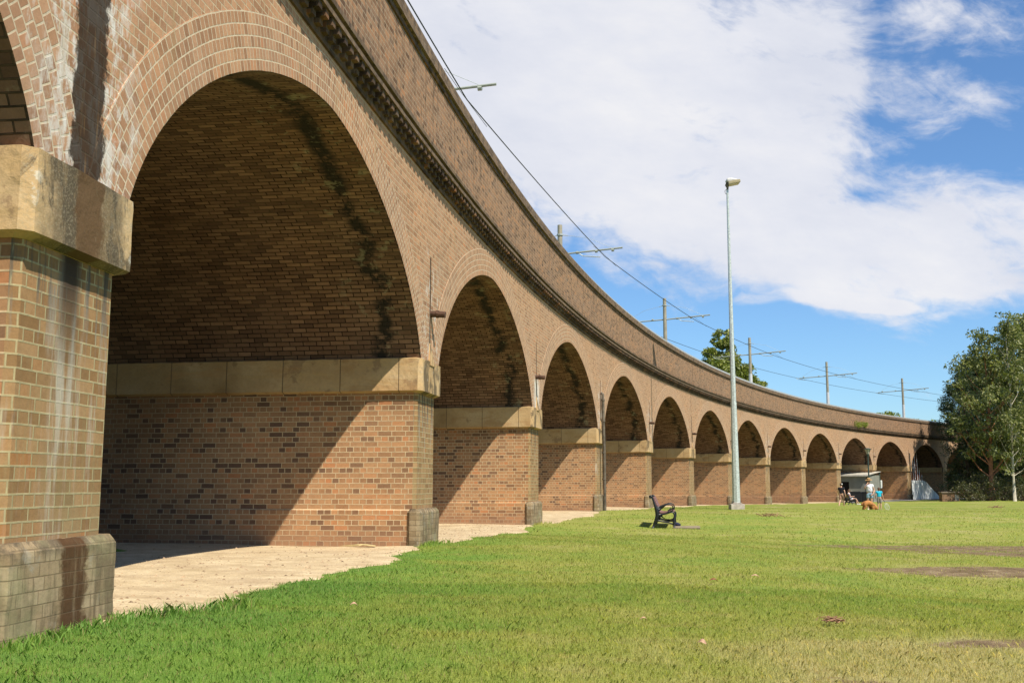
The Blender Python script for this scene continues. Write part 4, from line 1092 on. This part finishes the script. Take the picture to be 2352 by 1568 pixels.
far_bench.location = (SB.x, SB.y+.4, SBZ+.01); far_bench.rotation_euler = (0, 0, R_(-8))
tag(far_bench, 'cast iron park bench with a person in white sitting on it, before the black bins', 'bench', 'park benches')

# ------------------------------------------------------------------ shed, bins, sign, hoarding in the far arches
c11 = pc(11); gsh = g1(*cur(c11, 0)[:2])
m_shed = simple('grey green shed wall', (.21, .215, .18), .7, 0, .3, .12, 1.5); m_trim = simple('green trim', (.05, .075, .05), .5, 0, .4, .1, 3)
m_roof = simple('pale corrugated roof', (.50, .47, .40), .5, .2, .4, .2, 2)
m_black = simple('black plastic', (.014, .014, .017), .45, 0, .4, .2, 6)
org = Vector(cur(c11, 0, gsh)); SW = lambda s, o, z: tuple(Vector(cur(c11+s, o, gsh+z))-org)
t = tag(empty('shed', org), 'grey lean-to shed with pale roof and open doorway in the arch behind the bins', 'shed')
def swbox(mb, s0, s1, o0, o1, z0, z1):
    v = [(a, b, c) for c in (z0, z1) for b in (o0, o1) for a in (s0, s1)]
    for q in ((0, 2, 3, 1), (4, 5, 7, 6), (0, 1, 5, 4), (2, 6, 7, 3), (0, 4, 6, 2), (1, 3, 7, 5)): mb.quad([v[i] for i in q])
SA, SE = -3.6, .45
mb = MB(); swbox(mb, SA, SE, .28, .34, -.1, 2.62); swbox(mb, SA, SA+.06, -1.5, .28, -.1, 2.5); swbox(mb, SA, SA+.06, -6.5, -3.1, -.1, 2.5); swbox(mb, SA, SA+.06, -3.1, -1.5, 1.95, 2.5)
mb.build('wall', m_shed, t, SW)
mb = MB(); swbox(mb, SA+.07, SA+.1, -3.05, -1.55, -.1, 1.94); dr = mb.build('doorway', m_dark, t, SW)  # black sheet stands in for the unlit inside of the shed
mb = MB(); swbox(mb, SA-.03, SA+.0, -1.32, -1.22, .9, 1.05); mb.build('door_handle', m_roof, dr, SW)
mb = MB(); swbox(mb, SA-.05, SA+.07, .27, .40, -.1, 2.6); swbox(mb, SE, SE+.10, .27, .40, -.1, 2.95); mb.build('corner_post', m_trim, t, SW)
mb = MB()
for a, b in ((0, 1),):
    lo, hi = 2.60, 3.02
    n = 22
    for k in range(n):
        s0 = SA-.25+(SE+.35-SA)*k/n; s1 = SA-.25+(SE+.35-SA)*(k+1)/n; z0 = lo+(hi-lo)*k/n; z1 = lo+(hi-lo)*(k+1)/n; bmp = .02*(k % 2)
        v = [(s0, -6.6, z0+bmp), (s1, -6.6, z1+.02*((k+1) % 2)), (s1, .5, z1+.02*((k+1) % 2)), (s0, .5, z0+bmp)]
        mb.quad(v[::-1]); mb.quad([(p[0], p[1], p[2]-.05) for p in v]); mb.quad([v[3], v[2], (v[2][0], v[2][1], v[2][2]-.05), (v[3][0], v[3][1], v[3][2]-.05)])
mb.quad([(SA-.25, -6.6, lo+.02), (SA-.25, .5, lo+.02), (SA-.25, .5, lo-.12), (SA-.25, -6.6, lo-.12)][::-1])
mb.build('roof', m_roof, t, SW)
mb = MB(); mb.tube([(SA-.1, .46, 2.55), (SA-.1, .50, 2.45), (SA-.02, .42, 2.3), (SA-.02, .42, 0)], .04, 6); mb.build('rain_pipe', m_trim, t, SW)
for x, lab in ((1972, 'black box bin behind the seated person, left one of two'), (1998, 'black box bin behind the person in the straw hat, right one of two')):
    p = at(x-5, 1152, 101.0); t = tag(empty('bin', (p.x, p.y, g1(p.x, p.y)), R_(-25)), lab, 'bin', 'black bins in front of the shed')
    mb = MB(); mb.box((0, 0, .45), (.98, .8, .86), taper=1.06); mb.build('body', m_black, t, bevel=.03)
    mb = MB(); mb.box((0, 0, .93), (1.08, .9, .08)); mb.box((0, -.42, .99), (.9, .06, .05)); mb.build('lid', m_black, t, bevel=.02)
    for a in (-.3, .3):
        mb = MB(); mb.tube([(a, -.36, .06), (a+.06, -.36, .06)], .06, 10); mb.build('wheel', m_black, t)
# sign on the pier
org2 = Vector(cur(c11+.52, .06, 1.0)); t = tag(empty('notice_board', org2), 'small white notice board fixed to the pier right of the shed', 'sign')
r, f = frame_at(c11)
def wbox(mb, s0, s1, o0, o1, z0, z1): swbox(mb, s0, s1, o0, o1, z0, z1)
NW = lambda s, o, z: tuple(Vector(cur(c11+s, o, z))-org2)
m_white = simple('white enamel', (.72, .74, .68), .5, 0, .4, .04, 4)
mb = MB(); swbox(mb, .47, .66, -.04, -.0, .95, 1.62); swbox(mb, -.0+.475, .655, 0, .33, .95, 1.62) ; 
mb = MB(); swbox(mb, .0+.46, .52+.60-.0, .36, .38, .72, 1.52); mb.build('panel', m_white, t, NW)
mb = MB()
for k in range(6): swbox(mb, .54, .54+(.42 if k % 2 else .34), .3815, .384, 1.36-k*.09, 1.39-k*.09)
mb.build('lettering', simple('grey print', (.25, .27, .25), .6), t, NW)
mb = MB(); swbox(mb, .56, .62, .0, .36, .8, .86); swbox(mb, .96, 1.02, .0, .36, .8, .86); mb.build('bracket', m_galv, t, NW)
# hoarding in arch 12
mid = (pc(12)+pc(13))/2; g12 = g1(*cur(mid, 0)[:2]); org3 = Vector(cur(mid, -.3, g12)); HW = lambda s, o, z: tuple(Vector(cur(mid+s, o, g12+z))-org3)
t = tag(empty('hoarding', org3), 'pale sheet hoarding with rusty slats above, slanting down across the last open arch', 'hoarding')
m_sheet = simple('grey white sheet', (.70, .73, .73), .55, .1, .35, .10, 1.2); m_rust = simple('rust brown sheet', (.16, .06, .035), .8, .1, .2, .4, 2); 
s0, s1 = -4.98, 4.9; n = 15
def arch_top(s):
    return float(np.interp(s, [p[0] for p in TEMPLATE[0]], [p[1] for p in TEMPLATE[0]]))-g12
for k in range(n):
    a = s0+(s1-s0)*k/n; b = s0+(s1-s0)*(k+1)/n-.03
    dl = lambda s: 9 if s < -1.95 else (3.9-1.75*(s+1.95)/1.9 if s < -.05 else 2.15*(4.95-s)/5.0)
    za, zb = min(dl(a), arch_top(a)-.05), min(dl(b), arch_top(b)-.05)
    low = min(2.15, za), min(2.15, zb)
    o = -.30-.03*(k % 2)
    mb = MB(); P = [(a, 0), (b, 0), (b, max(.05, low[1])), (a, max(.06, low[0]))]
    fr = [(p[0], o, p[1]) for p in P]; bk = [(p[0], o-.03, p[1]) for p in P]
    mb.quad(fr); mb.quad(bk[::-1])
    for i in range(4): j = (i+1) % 4; mb.quad([fr[i], bk[i], bk[j], fr[j]])
    mb.build('lower_sheet', m_sheet, t, HW)
    if za > 2.3 and zb > 2.25:
        nn = 3
        for q in range(nn):
            a2 = a+(b-a)*q/nn; b2 = a+(b-a)*(q+1)/nn-.02; f = lambda s: min(dl(s), arch_top(s)-.05); o2 = o-.06-.02*q
            P = [(a2, 2.12), (b2, 2.12), (b2, f(b2)), (a2, f(a2))]; mb = MB()
            fr = [(p[0], o2, p[1]) for p in P]; bk = [(p[0], o2-.02, p[1]) for p in P]; mb.quad(fr); mb.quad(bk[::-1])
            for i in range(4): j = (i+1) % 4; mb.quad([fr[i], bk[i], bk[j], fr[j]])
            mb.build('upper_slat', m_rust if q != 1 else m_sheet, t, HW)
# low brick box
p = at(2181, 1148, 102); gb = g1(p.x, p.y)
t = tag(empty('brick_barbecue', (p.x, p.y, gb), R_(-6)), 'low square brick barbecue block with a slab top at the left of the bushes', 'barbecue')
mb = MB()
for (A, B) in (((-.8, -.5), (.8, -.5)), ((.8, -.5), (.8, .5)), ((.8, .5), (-.8, .5)), ((-.8, .5), (-.8, -.5))):
    l = math.hypot(B[0]-A[0], B[1]-A[1]); mb.quad([(*A, -.1), (*B, -.1), (*B, .82), (*A, .82)], [(0, 0), (l, 0), (l, .92), (0, .92)], [(50, 0), (50+l, 0), (50+l, .9), (50, .9)])
mb.build('body', m_par, t)
mb = MB(); mb.box((0, 0, .87), (1.78, 1.16, .11)); mb.build('slab_top', simple('grey brown slab', (.20, .16, .12), .85, 0, .2, .2, 4), t, bevel=.015)
mb = MB(); mb.box((.55, -.515, .38), (.36, .02, .52)); mb.build('access_door', simple('dull steel', (.36, .33, .30), .5, .3, .4, .2, 5), t, bevel=.004)

# ------------------------------------------------------------------ people and the dog
def skin_obj(name, verts, edges, rad, mat, parent, sub=2, root=0, noise=0.0):
    me = bpy.data.meshes.new(name); me.from_pydata([tuple(v) for v in verts], edges, [])
    o = bpy.data.objects.new(name, me); COL.objects.link(o)
    o.modifiers.new('skin', 'SKIN').use_smooth_shade = True
    lay = me.skin_vertices[0].data
    for i, r in enumerate(rad):
        rr = r if isinstance(r, tuple) else (r, r); lay[i].radius = rr
        lay[i].use_root = (i == root)
    ss = o.modifiers.new('sub', 'SUBSURF'); ss.levels = sub; ss.render_levels = sub
    dg = bpy.context.evaluated_depsgraph_get(); m2 = bpy.data.meshes.new_from_object(o.evaluated_get(dg))
    bpy.data.objects.remove(o); m2.name = name
    m2.materials.clear(); m2.materials.append(mat)
    m2.polygons.foreach_set('use_smooth', [True]*len(m2.polygons))
    if noise:
        g = np.random.default_rng(3); co = np.zeros(len(m2.vertices)*3); m2.vertices.foreach_get('co', co); co = co.reshape(-1, 3)
        co += noise*np.stack([np.sin(co[:, 1]*90+co[:, 2]*70), np.sin(co[:, 2]*85+co[:, 0]*60), np.sin(co[:, 0]*95+co[:, 1]*50)], 1)+g.normal(size=co.shape)*noise*.5
        m2.vertices.foreach_set('co', co.ravel())
    o = bpy.data.objects.new(name, m2); COL.objects.link(o); o.parent = parent; return o
def chain(V, E, R, pts, rads, frm=None):
    idx = []
    for p, r in zip(pts, rads): V.append(Vector(p)); R.append(r); idx.append(len(V)-1)
    if frm is not None: E.append((frm, idx[0]))
    for a, b in zip(idx[:-1], idx[1:]): E.append((a, b))
    return idx
m_skin = simple('skin', (.52, .30, .205), .55, 0, .35, .08, 8)
def person(loc, rz, J, H, label, clothes, hair, hatf=None, sc_=1.0):
    """J: joint positions in metres for a 1.75 m figure, facing +Y; L is -X, R is +X"""
    t = tag(empty('person', loc, rz), label, 'person'); k = H/1.75
    S = lambda p: Vector(p)*k
    V, E, R = [], [], []
    hip, waist, chest, neck, head_ = (S(J[n]) for n in ('hip', 'waist', 'chest', 'neck', 'head'))
    tr = chain(V, E, R, [hip, waist, chest, neck-Vector((0, 0, .05*k)), neck+(head_-neck)*.35], [(.150*k, .105*k), (.130*k, .095*k), (.155*k, .105*k), (.075*k, .07*k), (.055*k, .058*k)])
    hc = chain(V, E, R, [head_-(head_-neck)*.25, head_, head_+(head_-neck).normalized()*.075*k], [(.066*k, .072*k), (.078*k, .095*k), (.060*k, .075*k)], tr[-1])
    for s in 'LR':
        sh, el, wr, hd = (S(J[n+s]) for n in ('sh', 'el', 'wr', 'ha'))
        a = chain(V, E, R, [sh, (sh+el)/2, el, (el+wr)/2, wr], [.056*k, .050*k, .040*k, .038*k, .026*k], tr[2])
        d = (hd-wr).normalized(); sd = d.cross(Vector((0, 1, 0)) if abs(d.y) < .8 else Vector((0, 0, 1))).normalized(); up = sd.cross(d)
        pm = chain(V, E, R, [wr+(hd-wr)*.55, hd], [(.036*k, .018*k), (.040*k, .017*k)], a[-1])
        for q, ln in ((-1.5, .062), (-.5, .074), (.5, .078), (1.5, .070)):
            b0 = hd+sd*(q*.019*k)+d*.02*k
            chain(V, E, R, [b0, b0+d*ln*.5*k+up*.008*k, b0+d*ln*k+up*.026*k], [.0095*k, .0088*k, .0075*k], pm[-1])
        chain(V, E, R, [wr+(hd-wr)*.5+sd*.040*k, hd+sd*.058*k+up*.012*k], [.011*k, .009*k], pm[0])
        hj, kn, an, to = (S(J[n+s]) for n in ('hj', 'kn', 'an', 'to'))
        chain(V, E, R, [hj, (hj+kn)/2, kn, kn+(an-kn)*.35, an, an+(to-an)*.5-Vector((0, 0, .03*k)), to], [.094*k, .078*k, .056*k, .058*k, .036*k, (.040*k, .03*k), (.036*k, .022*k)], tr[0])
    skin_obj('body', V, E, R, m_skin, t)
    def sh(name, parts, mat, grow=1.12):
        V, E, R = [], [], []; first = None
        for pts, rads in parts:
            pts = [S(p) for p in pts]; rads = [tuple(grow*k*x for x in r) if isinstance(r, tuple) else r*grow*k for r in rads]
            # a branch starts at the closest vertex of the first chain
            frm = None
            if V: frm = min(range(first), key=lambda i: (V[i]-pts[0]).length)
            idx = chain(V, E, R, pts, rads, frm)
            if first is None: first = len(V)
        return skin_obj(name, V, E, R, mat, t)
    lerp = lambda a, b, f: tuple(Vector(a)+(Vector(b)-Vector(a))*f)
    if 'shirt' in clothes:
        tn = [lerp(J['hip'], J['waist'], .1), J['waist'], J['chest'], lerp(J['chest'], J['neck'], .62)]
        pr = [(tn, [(.172, .130), (.148, .115), (.172, .122), (.100, .085)])]
        for s in 'LR': pr.append(([J['sh'+s], lerp(J['sh'+s], J['el'+s], clothes.get('sleeve', .55))], [.074, .066]))
        sh('shirt', pr, clothes['shirt'])
    if 'shorts' in clothes:
        f = clothes.get('leg', .8)
        pr = [([lerp(J['hip'], J['waist'], .35), J['hip'], lerp(J['hip'], J['hjL'], .5)], [(.145, .108), (.162, .118), (.12, .10)])]
        for s in 'LR': pr.append(([J['hj'+s], lerp(J['hj'+s], J['kn'+s], f*.55), lerp(J['hj'+s], J['kn'+s], f)], [.105, .096, .094]))
        sh('shorts', pr, clothes['shorts'])
    for s in 'LR':
        a, b = S(J['an'+s]), S(J['to'+s]); V, E, R = [], [], []
        chain(V, E, R, [a+Vector((0, 0, .01)), a+(b-a)*.25-Vector((0, 0, .045*k)), b+(b-a).normalized()*.03*k], [.048*k, (.052*k, .042*k), (.048*k, .032*k)])
        skin_obj('shoe', V, E, R, clothes['shoes'], t)
    hp = S(J['head']); fw = S(J.get('face', (0, 1, 0))).normalized(); up = (S(J['head'])-S(J['neck'])).normalized()
    if hair:
        mb = MB(); mb.ball(tuple(hp-fw*.022*k+up*.028*k), (.098*k, .105*k, .108*k), 14, 10)
        if hair[1]: mb.ball(tuple(hp-fw*.075*k-up*.07*k), (.075*k, .05*k, hair[1]*k), 12, 8)
        mb.build('hair', hair[0], t, smooth=True)
    # eyes, nose, mouth
    sdv = fw.cross(up).normalized(); mb = MB(); mb.ball(tuple(hp+fw*.104*k-up*.012*k), (.013*k, .018*k, .022*k), 8, 6); mb.build('nose', m_skin, t, smooth=True)
    for q in (-1, 1):
        mb = MB(); mb.ball(tuple(hp+fw*.088*k+sdv*.032*k*q+up*.014*k), .011*k, 8, 6); mb.build('eye', m_black, t)
        mb = MB(); mb.ball(tuple(hp+sdv*.086*k*q-up*.005*k), (.014*k, .018*k, .028*k), 8, 6); mb.build('ear', m_skin, t)
    mb = MB(); mb.ball(tuple(hp+fw*.093*k-up*.045*k), (.022*k, .010*k, .006*k), 8, 5); mb.build('mouth', simple('lips', (.35, .12, .10)) if 'lips' not in MATS else MATS['lips'], t)
    if hatf: hatf(t, hp, fw, up, k)
    return t
def J0():
    J = dict(hip=(0, 0, .96), waist=(0, 0, 1.10), chest=(0, 0, 1.30), neck=(0, 0, 1.47), head=(0, .015, 1.63))
    for s, g in (('L', -1), ('R', 1)):
        J['sh'+s] = (.175*g, 0, 1.39); J['el'+s] = (.235*g, -.02, 1.11); J['wr'+s] = (.245*g, .04, .88); J['ha'+s] = (.245*g, .06, .80)
        J['hj'+s] = (.085*g, 0, .90); J['kn'+s] = (.095*g, .01, .49); J['an'+s] = (.10*g, 0, .085); J['to'+s] = (.11*g, .15, .03)
    return J
m_teeb = simple('black tee', (.018, .016, .02), .8, 0, .2, .2, 6); m_khaki = simple('khaki cotton', (.30, .17, .115), .85, 0, .2, .15, 6)
m_teew = simple('white tee', (.74, .73, .76), .85, 0, .2, .04, 6); m_denim = simple('light denim', (.24, .36, .44), .85, 0, .2, .25, 9)
m_teal = simple('turquoise tee', (.02, .42, .58), .8, 0, .2, .1, 6); m_greyc = simple('grey cotton', (.22, .20, .17), .85, 0, .2, .2, 6)
m_shoew = simple('white shoe', (.68, .68, .66), .7); m_shoeb = simple('blue shoe', (.02, .16, .26), .7); m_hair = simple('brown hair', (.10, .05, .025), .6, 0, .3, .3, 30)
m_straw = simple('straw', (.42, .25, .10), .8, 0, .2, .25, 20); m_capw = simple('white cap', (.70, .74, .70), .8); m_capb = simple('navy cap', (.012, .02, .035), .8)
def hat(t, hp, fw, up, k):
    mb = MB(); c = hp+up*.075*k; mb.tube([c-up*.012*k, c+up*.0*k], [.20*k, .185*k], 20); mb.tube([c, c+up*.09*k, c+up*.115*k], [.105*k, .092*k, .05*k], 16)
    o = mb.build('straw_hat', m_straw, t, smooth=False)
    mb = MB(); mb.tube([c+up*.002, c+up*.03*k], [.108*k, .104*k], 16); mb.build('hat_band', m_hair, o)
def capf(mat):
    def f(t, hp, fw, up, k):
        mb = MB(); mb.ball(tuple(hp+up*.042*k-fw*.008*k), (.108*k, .115*k, .085*k), 16, 8); c = hp+fw*.13*k+up*.035*k; mb.ball(tuple(c), (.075*k, .075*k, .010*k), 12, 6); mb.build('cap', mat, t, smooth=True)
    return f
# walking away, black shirt
p = at(1934, 1164.5, 79)
J = J0(); J.update(knL=(-.10, .10, .50), anL=(-.13, -.08, .12), toL=(-.15, .05, .04), knR=(.10, .12, .48), anR=(.12, .22, .085), toR=(.14, .37, .03), anl=0)
J.update(knL=(-.09, -.08, .50), anL=(-.14, -.36, .13), toL=(-.15, -.25, .035), elL=(-.25, .02, 1.12), wrL=(-.22, .20, .95), haL=(-.2, .26, .90), elR=(.25, -.08, 1.12), wrR=(.28, -.06, .88), haR=(.29, -.03, .80))
person((p.x, p.y, g1(p.x, p.y)), R_(-28), J, 1.78, 'person in a black T-shirt, khaki shorts and white cap walking away', dict(shirt=m_teeb, shorts=m_khaki, shoes=m_shoew, leg=.9), (m_hair, 0), capf(m_capw))
# woman in the straw hat
p = at(1999, 1173, 57.6)
J = J0(); J.update(face=(.5, .9, 0), elL=(-.27, -.02, 1.12), wrL=(-.20, .10, .92), haL=(-.14, .13, .87), elR=(.27, .16, 1.18), wrR=(.17, .24, 1.42), haR=(.10, .22, 1.50), head=(.01, .02, 1.63))
t = person((p.x, p.y, g1(p.x, p.y)), R_(165), {**J, 'face': (-.6, .8, -.1)}, 1.68, 'person in a straw hat, white T-shirt and denim shorts standing behind the dog', dict(shirt=m_teew, shorts=m_denim, shoes=m_shoew, leg=.62, sleeve=.5), (m_hair, .09), hat)
mb = MB(); mb.tube([(.15, .125, 1.33), (0, .165, 1.18), (-.14, .13, 1.0), (-.18, .0, .93)], .012, 6); mb.build('bag_strap', m_greyc, t)
# boy
p = at(2021, 1173, 57.5)
J = J0(); J.update(elL=(-.25, -.04, 1.12), wrL=(-.27, .12, .97), haL=(-.26, .18, .93), elR=(.25, -.02, 1.12), wrR=(.29, .0, .88), haR=(.30, .0, .80), head=(0, .03, 1.60), neck=(0, 0, 1.45))
bz = g1(p.x, p.y)
person((p.x, p.y, bz), R_(-12), J, 1.24, 'child in a turquoise T-shirt and dark cap standing with back turned, holding a racket', dict(shirt=m_teal, shorts=m_greyc, shoes=m_shoeb, leg=.95), (m_hair, .05), capf(m_capb))
# racket
rk = Matrix.Rotation(R_(-12), 4, 'Z') @ Vector((.215, .0, .55)); t = tag(empty('badminton_racket', (p.x+rk.x, p.y+rk.y, bz+rk.z)), 'large round-headed racket hanging from the hand of the child', 'racket')
mb = MB(); d = Vector((.30, -.02, -.62)).normalized(); mb.tube([(0, 0, 0), d*.14], .013, 8); mb.build('handle', m_black, t)
mb = MB(); mb.tube([d*.14, d*.24], .007, 6); u = d; v = Vector((.9, 0, .43)).normalized(); cc = d*.40; mb.tube([cc+u*(.17*math.cos(a))+v*(.125*math.sin(a)) for a in np.linspace(0, 2*math.pi, 25)], .008, 6, cap=False)
mb.build('frame', simple('racket frame', (.55, .58, .56), .4, .3, .5), t)
mb = MB()
for q in np.linspace(-.8, .8, 9):
    w = math.sqrt(1-q*q); mb.tube([cc+u*.17*q-v*.125*w, cc+u*.17*q+v*.125*w], .0016, 3); mb.tube([cc+v*.125*q-u*.17*w, cc+v*.125*q+u*.17*w], .0016, 3)
mb.build('strings', m_white, t)
# seated woman
J = J0(); zz = .42
J.update(hip=(0, 0, zz+.08), waist=(0, -.05, zz+.22), chest=(0, -.10, zz+.42), neck=(0, -.12, zz+.58), head=(0, -.06, zz+.73))
for s, g in (('L', -1), ('R', 1)):
    J['sh'+s] = (.17*g, -.10, zz+.50); J['el'+s] = (.21*g, .02, zz+.26); J['wr'+s] = (.12*g, .22, zz+.24); J['ha'+s] = (.07*g, .29, zz+.26)
    J['hj'+s] = (.09*g, .06, zz+.05); J['kn'+s] = (.09*g, .46, zz+.08); J['an'+s] = (.10*g, .56+.12*(g > 0), .085); J['to'+s] = (.11*g, .70+.12*(g > 0), .045)
bp_ = far_bench.location; rr = Matrix.Rotation(R_(-8), 4, 'Z') @ Vector((-.03, -.15, 0))
person((bp_.x+rr.x, bp_.y+rr.y, bp_.z+.01), R_(-98), J, 1.66, 'person in a pale top and shorts sitting on the far bench', dict(shirt=m_teew, shorts=simple('pale shorts', (.55, .60, .60)), shoes=m_shoew, leg=.45, sleeve=.2), (m_hair, .10), None)

# the dog
m_fur = simple('ginger curls', (.42, .19, .065), .9, 0, .15, .35, 30, .8)
p = at(1997, 1173.5, 56.0); t = tag(empty('dog', (p.x, p.y, g1(p.x, p.y)), R_(0)), 'fluffy ginger dog sniffing the grass between the two standing people', 'dog')
V, E, R = [], [], []
b = chain(V, E, R, [(-.24, 0, .40), (-.12, 0, .42), (.02, 0, .40), (.14, 0, .36)], [(.16, .17), (.155, .165), (.165, .17), (.155, .155)])
n_ = chain(V, E, R, [(.23, -.02, .29), (.30, -.03, .20), (.37, -.04, .12), (.43, -.05, .07)], [.125, .13, .10, .06], b[3])
for y in (-.09, .09):
    chain(V, E, R, [(-.24, y, .30), (-.20, y, .22), (-.30, y, .14), (-.28, y, .04), (-.25, y, .02)], [.11, .09, .068, .062, .062], b[0])
    q = .05 if y < 0 else -.03
    chain(V, E, R, [(.14, y, .26), (.13+q, y, .15), (.14+q, y, .04), (.17+q, y, .02)], [.095, .075, .065, .062], b[3])
chain(V, E, R, [(-.34, 0, .42), (-.39, 0, .34), (-.40, .02, .27)], [.04, .045, .035], b[0])
bd = skin_obj('body', V, E, R, m_fur, t, noise=.006)
for y in (-1, 1):
    mb = MB(); mb.ball((.29, .085*y-.03, .19), (.035, .025, .075), 10, 8); mb.build('ear', m_fur, t, smooth=True)
mb = MB(); mb.ball((.465, -.05, .06), .018, 8, 6); mb.build('nose', m_black, t)

# ------------------------------------------------------------------ litter on the lawn
def ground_hit(x, y):
    v = (y-1114.0)/2400; Y = 5.0
    for _ in range(40):
        q = at(x, y, Y); Y += (q.z-g1(q.x, q.y))/v*.6
    return q
m_leafp = simple('pale dead leaf', (.42, .26, .17), .7, 0, .2, .2, 30); m_leafr = simple('red brown dead leaf', (.20, .06, .035), .7, 0, .2, .3, 30)
def leaf(x, y, l, w, mat, rz, tilt, label):
    q = ground_hit(x, y); t = MB(); n = 10
    up = [(l*(k/n-.5), w*math.sin(math.pi*k/n)**.8*.5, .012*math.sin(3*k/n)+.012*math.sin(math.pi*k/n)) for k in range(n+1)]
    dn = [(a, -b, c) for a, b, c in up]; mid_ = [(a, 0, c-.006) for a, b, c in up]
    for k in range(n):
        t.quad([up[k], up[k+1], mid_[k+1], mid_[k]]); t.quad([mid_[k], mid_[k+1], dn[k+1], dn[k]])
    o = t.build('fallen_leaf', mat); o.location = (q.x, q.y, g1(q.x, q.y)+.045); o.rotation_euler = (tilt, .15, rz); tag(o, label, 'leaf', 'fallen leaves on the lawn')
leaf(540, 1372, .10, .035, m_leafp, 1.4, 1.2, 'pinkish leaf standing upright in the lush grass by the gravel')
leaf(812, 1403, .06, .03, m_leafp, .3, .35, 'pale curled leaf lying in the green grass left of centre')
leaf(1478, 1438, .06, .02, m_leafp, .1, .3, 'thin pale leaf in the grass below the bench')
leaf(1613, 1494, .06, .035, m_leafp, -.5, .5, 'light leaf in the straw coloured grass near the bottom edge')
leaf(1640, 1343, .10, .04, m_leafr, .2, .3, 'dark red leaf in the middle of the lawn')
leaf(1735, 1333, .10, .035, m_leafp, .0, .3, 'tan leaf just right of the dark red leaf')
def twigs(x, y, n, r, h, label, seed):
    q = ground_hit(x, y); g = random.Random(seed); mb = MB()
    for _ in range(n):
        a = g.random()*6.28; c = Vector((g.gauss(0, r*.4), g.gauss(0, r*.3), .02+g.random()*h)); d = Vector((math.cos(a), math.sin(a), g.uniform(-.2, .5)))*r*g.uniform(.2, .5); mb.tube([c-d, c+Vector((0, 0, .004)), c+d], (.002+.003*g.random())*(1 if r < .3 else 2.5), 4)
    o = mb.build('dry_twigs', simple('dry bark litter', (.24, .13, .075), .9) if 'dry bark litter' not in MATS else MATS['dry bark litter']); o.location = (q.x, q.y, g1(q.x, q.y)+.01); tag(o, label, 'twigs', 'dry twigs on the lawn')
twigs(1913, 1437, 34, .10, .03, 'small heap of reddish dry twigs in the grass near the bottom right', 1)
twigs(1768, 1186, 22, .38, .06, 'dry bark scraps on the lawn right of the light pole base', 2)
twigs(2288, 1166, 18, .45, .06, 'dry bark scraps far off on the lawn before the gum trees', 3)
q = ground_hit(862, 1258)
mb = MB(); g = random.Random(9)
for k in range(14):
    a = -.2+.5*g.random(); l = .25+.35*g.random(); mb.tube([(0, .01*k-.07, .015), (-l*.5, .02*k-.1, .035), (-l, .03*k-.15+a*.1, .012)], [.006, .005, .002], 4)
o = mb.build('dead_frond', simple('dry frond', (.46, .36, .17), .8)); o.location = (q.x, q.y, g1(q.x, q.y)+.02); tag(o, 'yellow dead frond lying on the gravel edge beside the second pier', 'frond')
bush(2195, 1148, 106, 1.2, 2.6, 'tall dark bush behind the brick barbecue block', 46, m_cas)
bush(2245, 1148, 106, 2.0, 3.3, 'tallest olive bush in the shade left of the reddish trunk', 47)
bush(2320, 1148, 108, 2.0, 3.0, 'wide dim bush in the shade between the two gum trunks', 48)

# loose stones and dead leaf crumbs scattered over the gravel near the camera
g = np.random.default_rng(77); mbs = MB(); 
for _ in range(1500):
    sgn = g.random()**1.0*26-16.0; of = .2-abs(g.normal())*1.9
    if of < -8: continue
    x, y, _z = cur(sgn, of)
    if y < 4 or of > edge(sgn)-.03: continue
    r_ = .008+.014*g.random()**2; z = g1(x, y)+.014
    a = g.random()*6.28; P = [Vector((x+r_*1.4*math.cos(a+k*2.1), y+r_*math.sin(a+k*2.1), z)) for k in range(3)]; top = Vector((x, y, z+r_*.8))
    for k in range(3): mbs.quad([P[k], P[(k+1) % 3], top])
tag(mbs.build('gravel_stones', simple('loose stones', (.30, .21, .13), .9, 0, .2, .5, 3)), 'small loose stones strewn over the pale gravel under the arches', 'stones', kind='stuff')
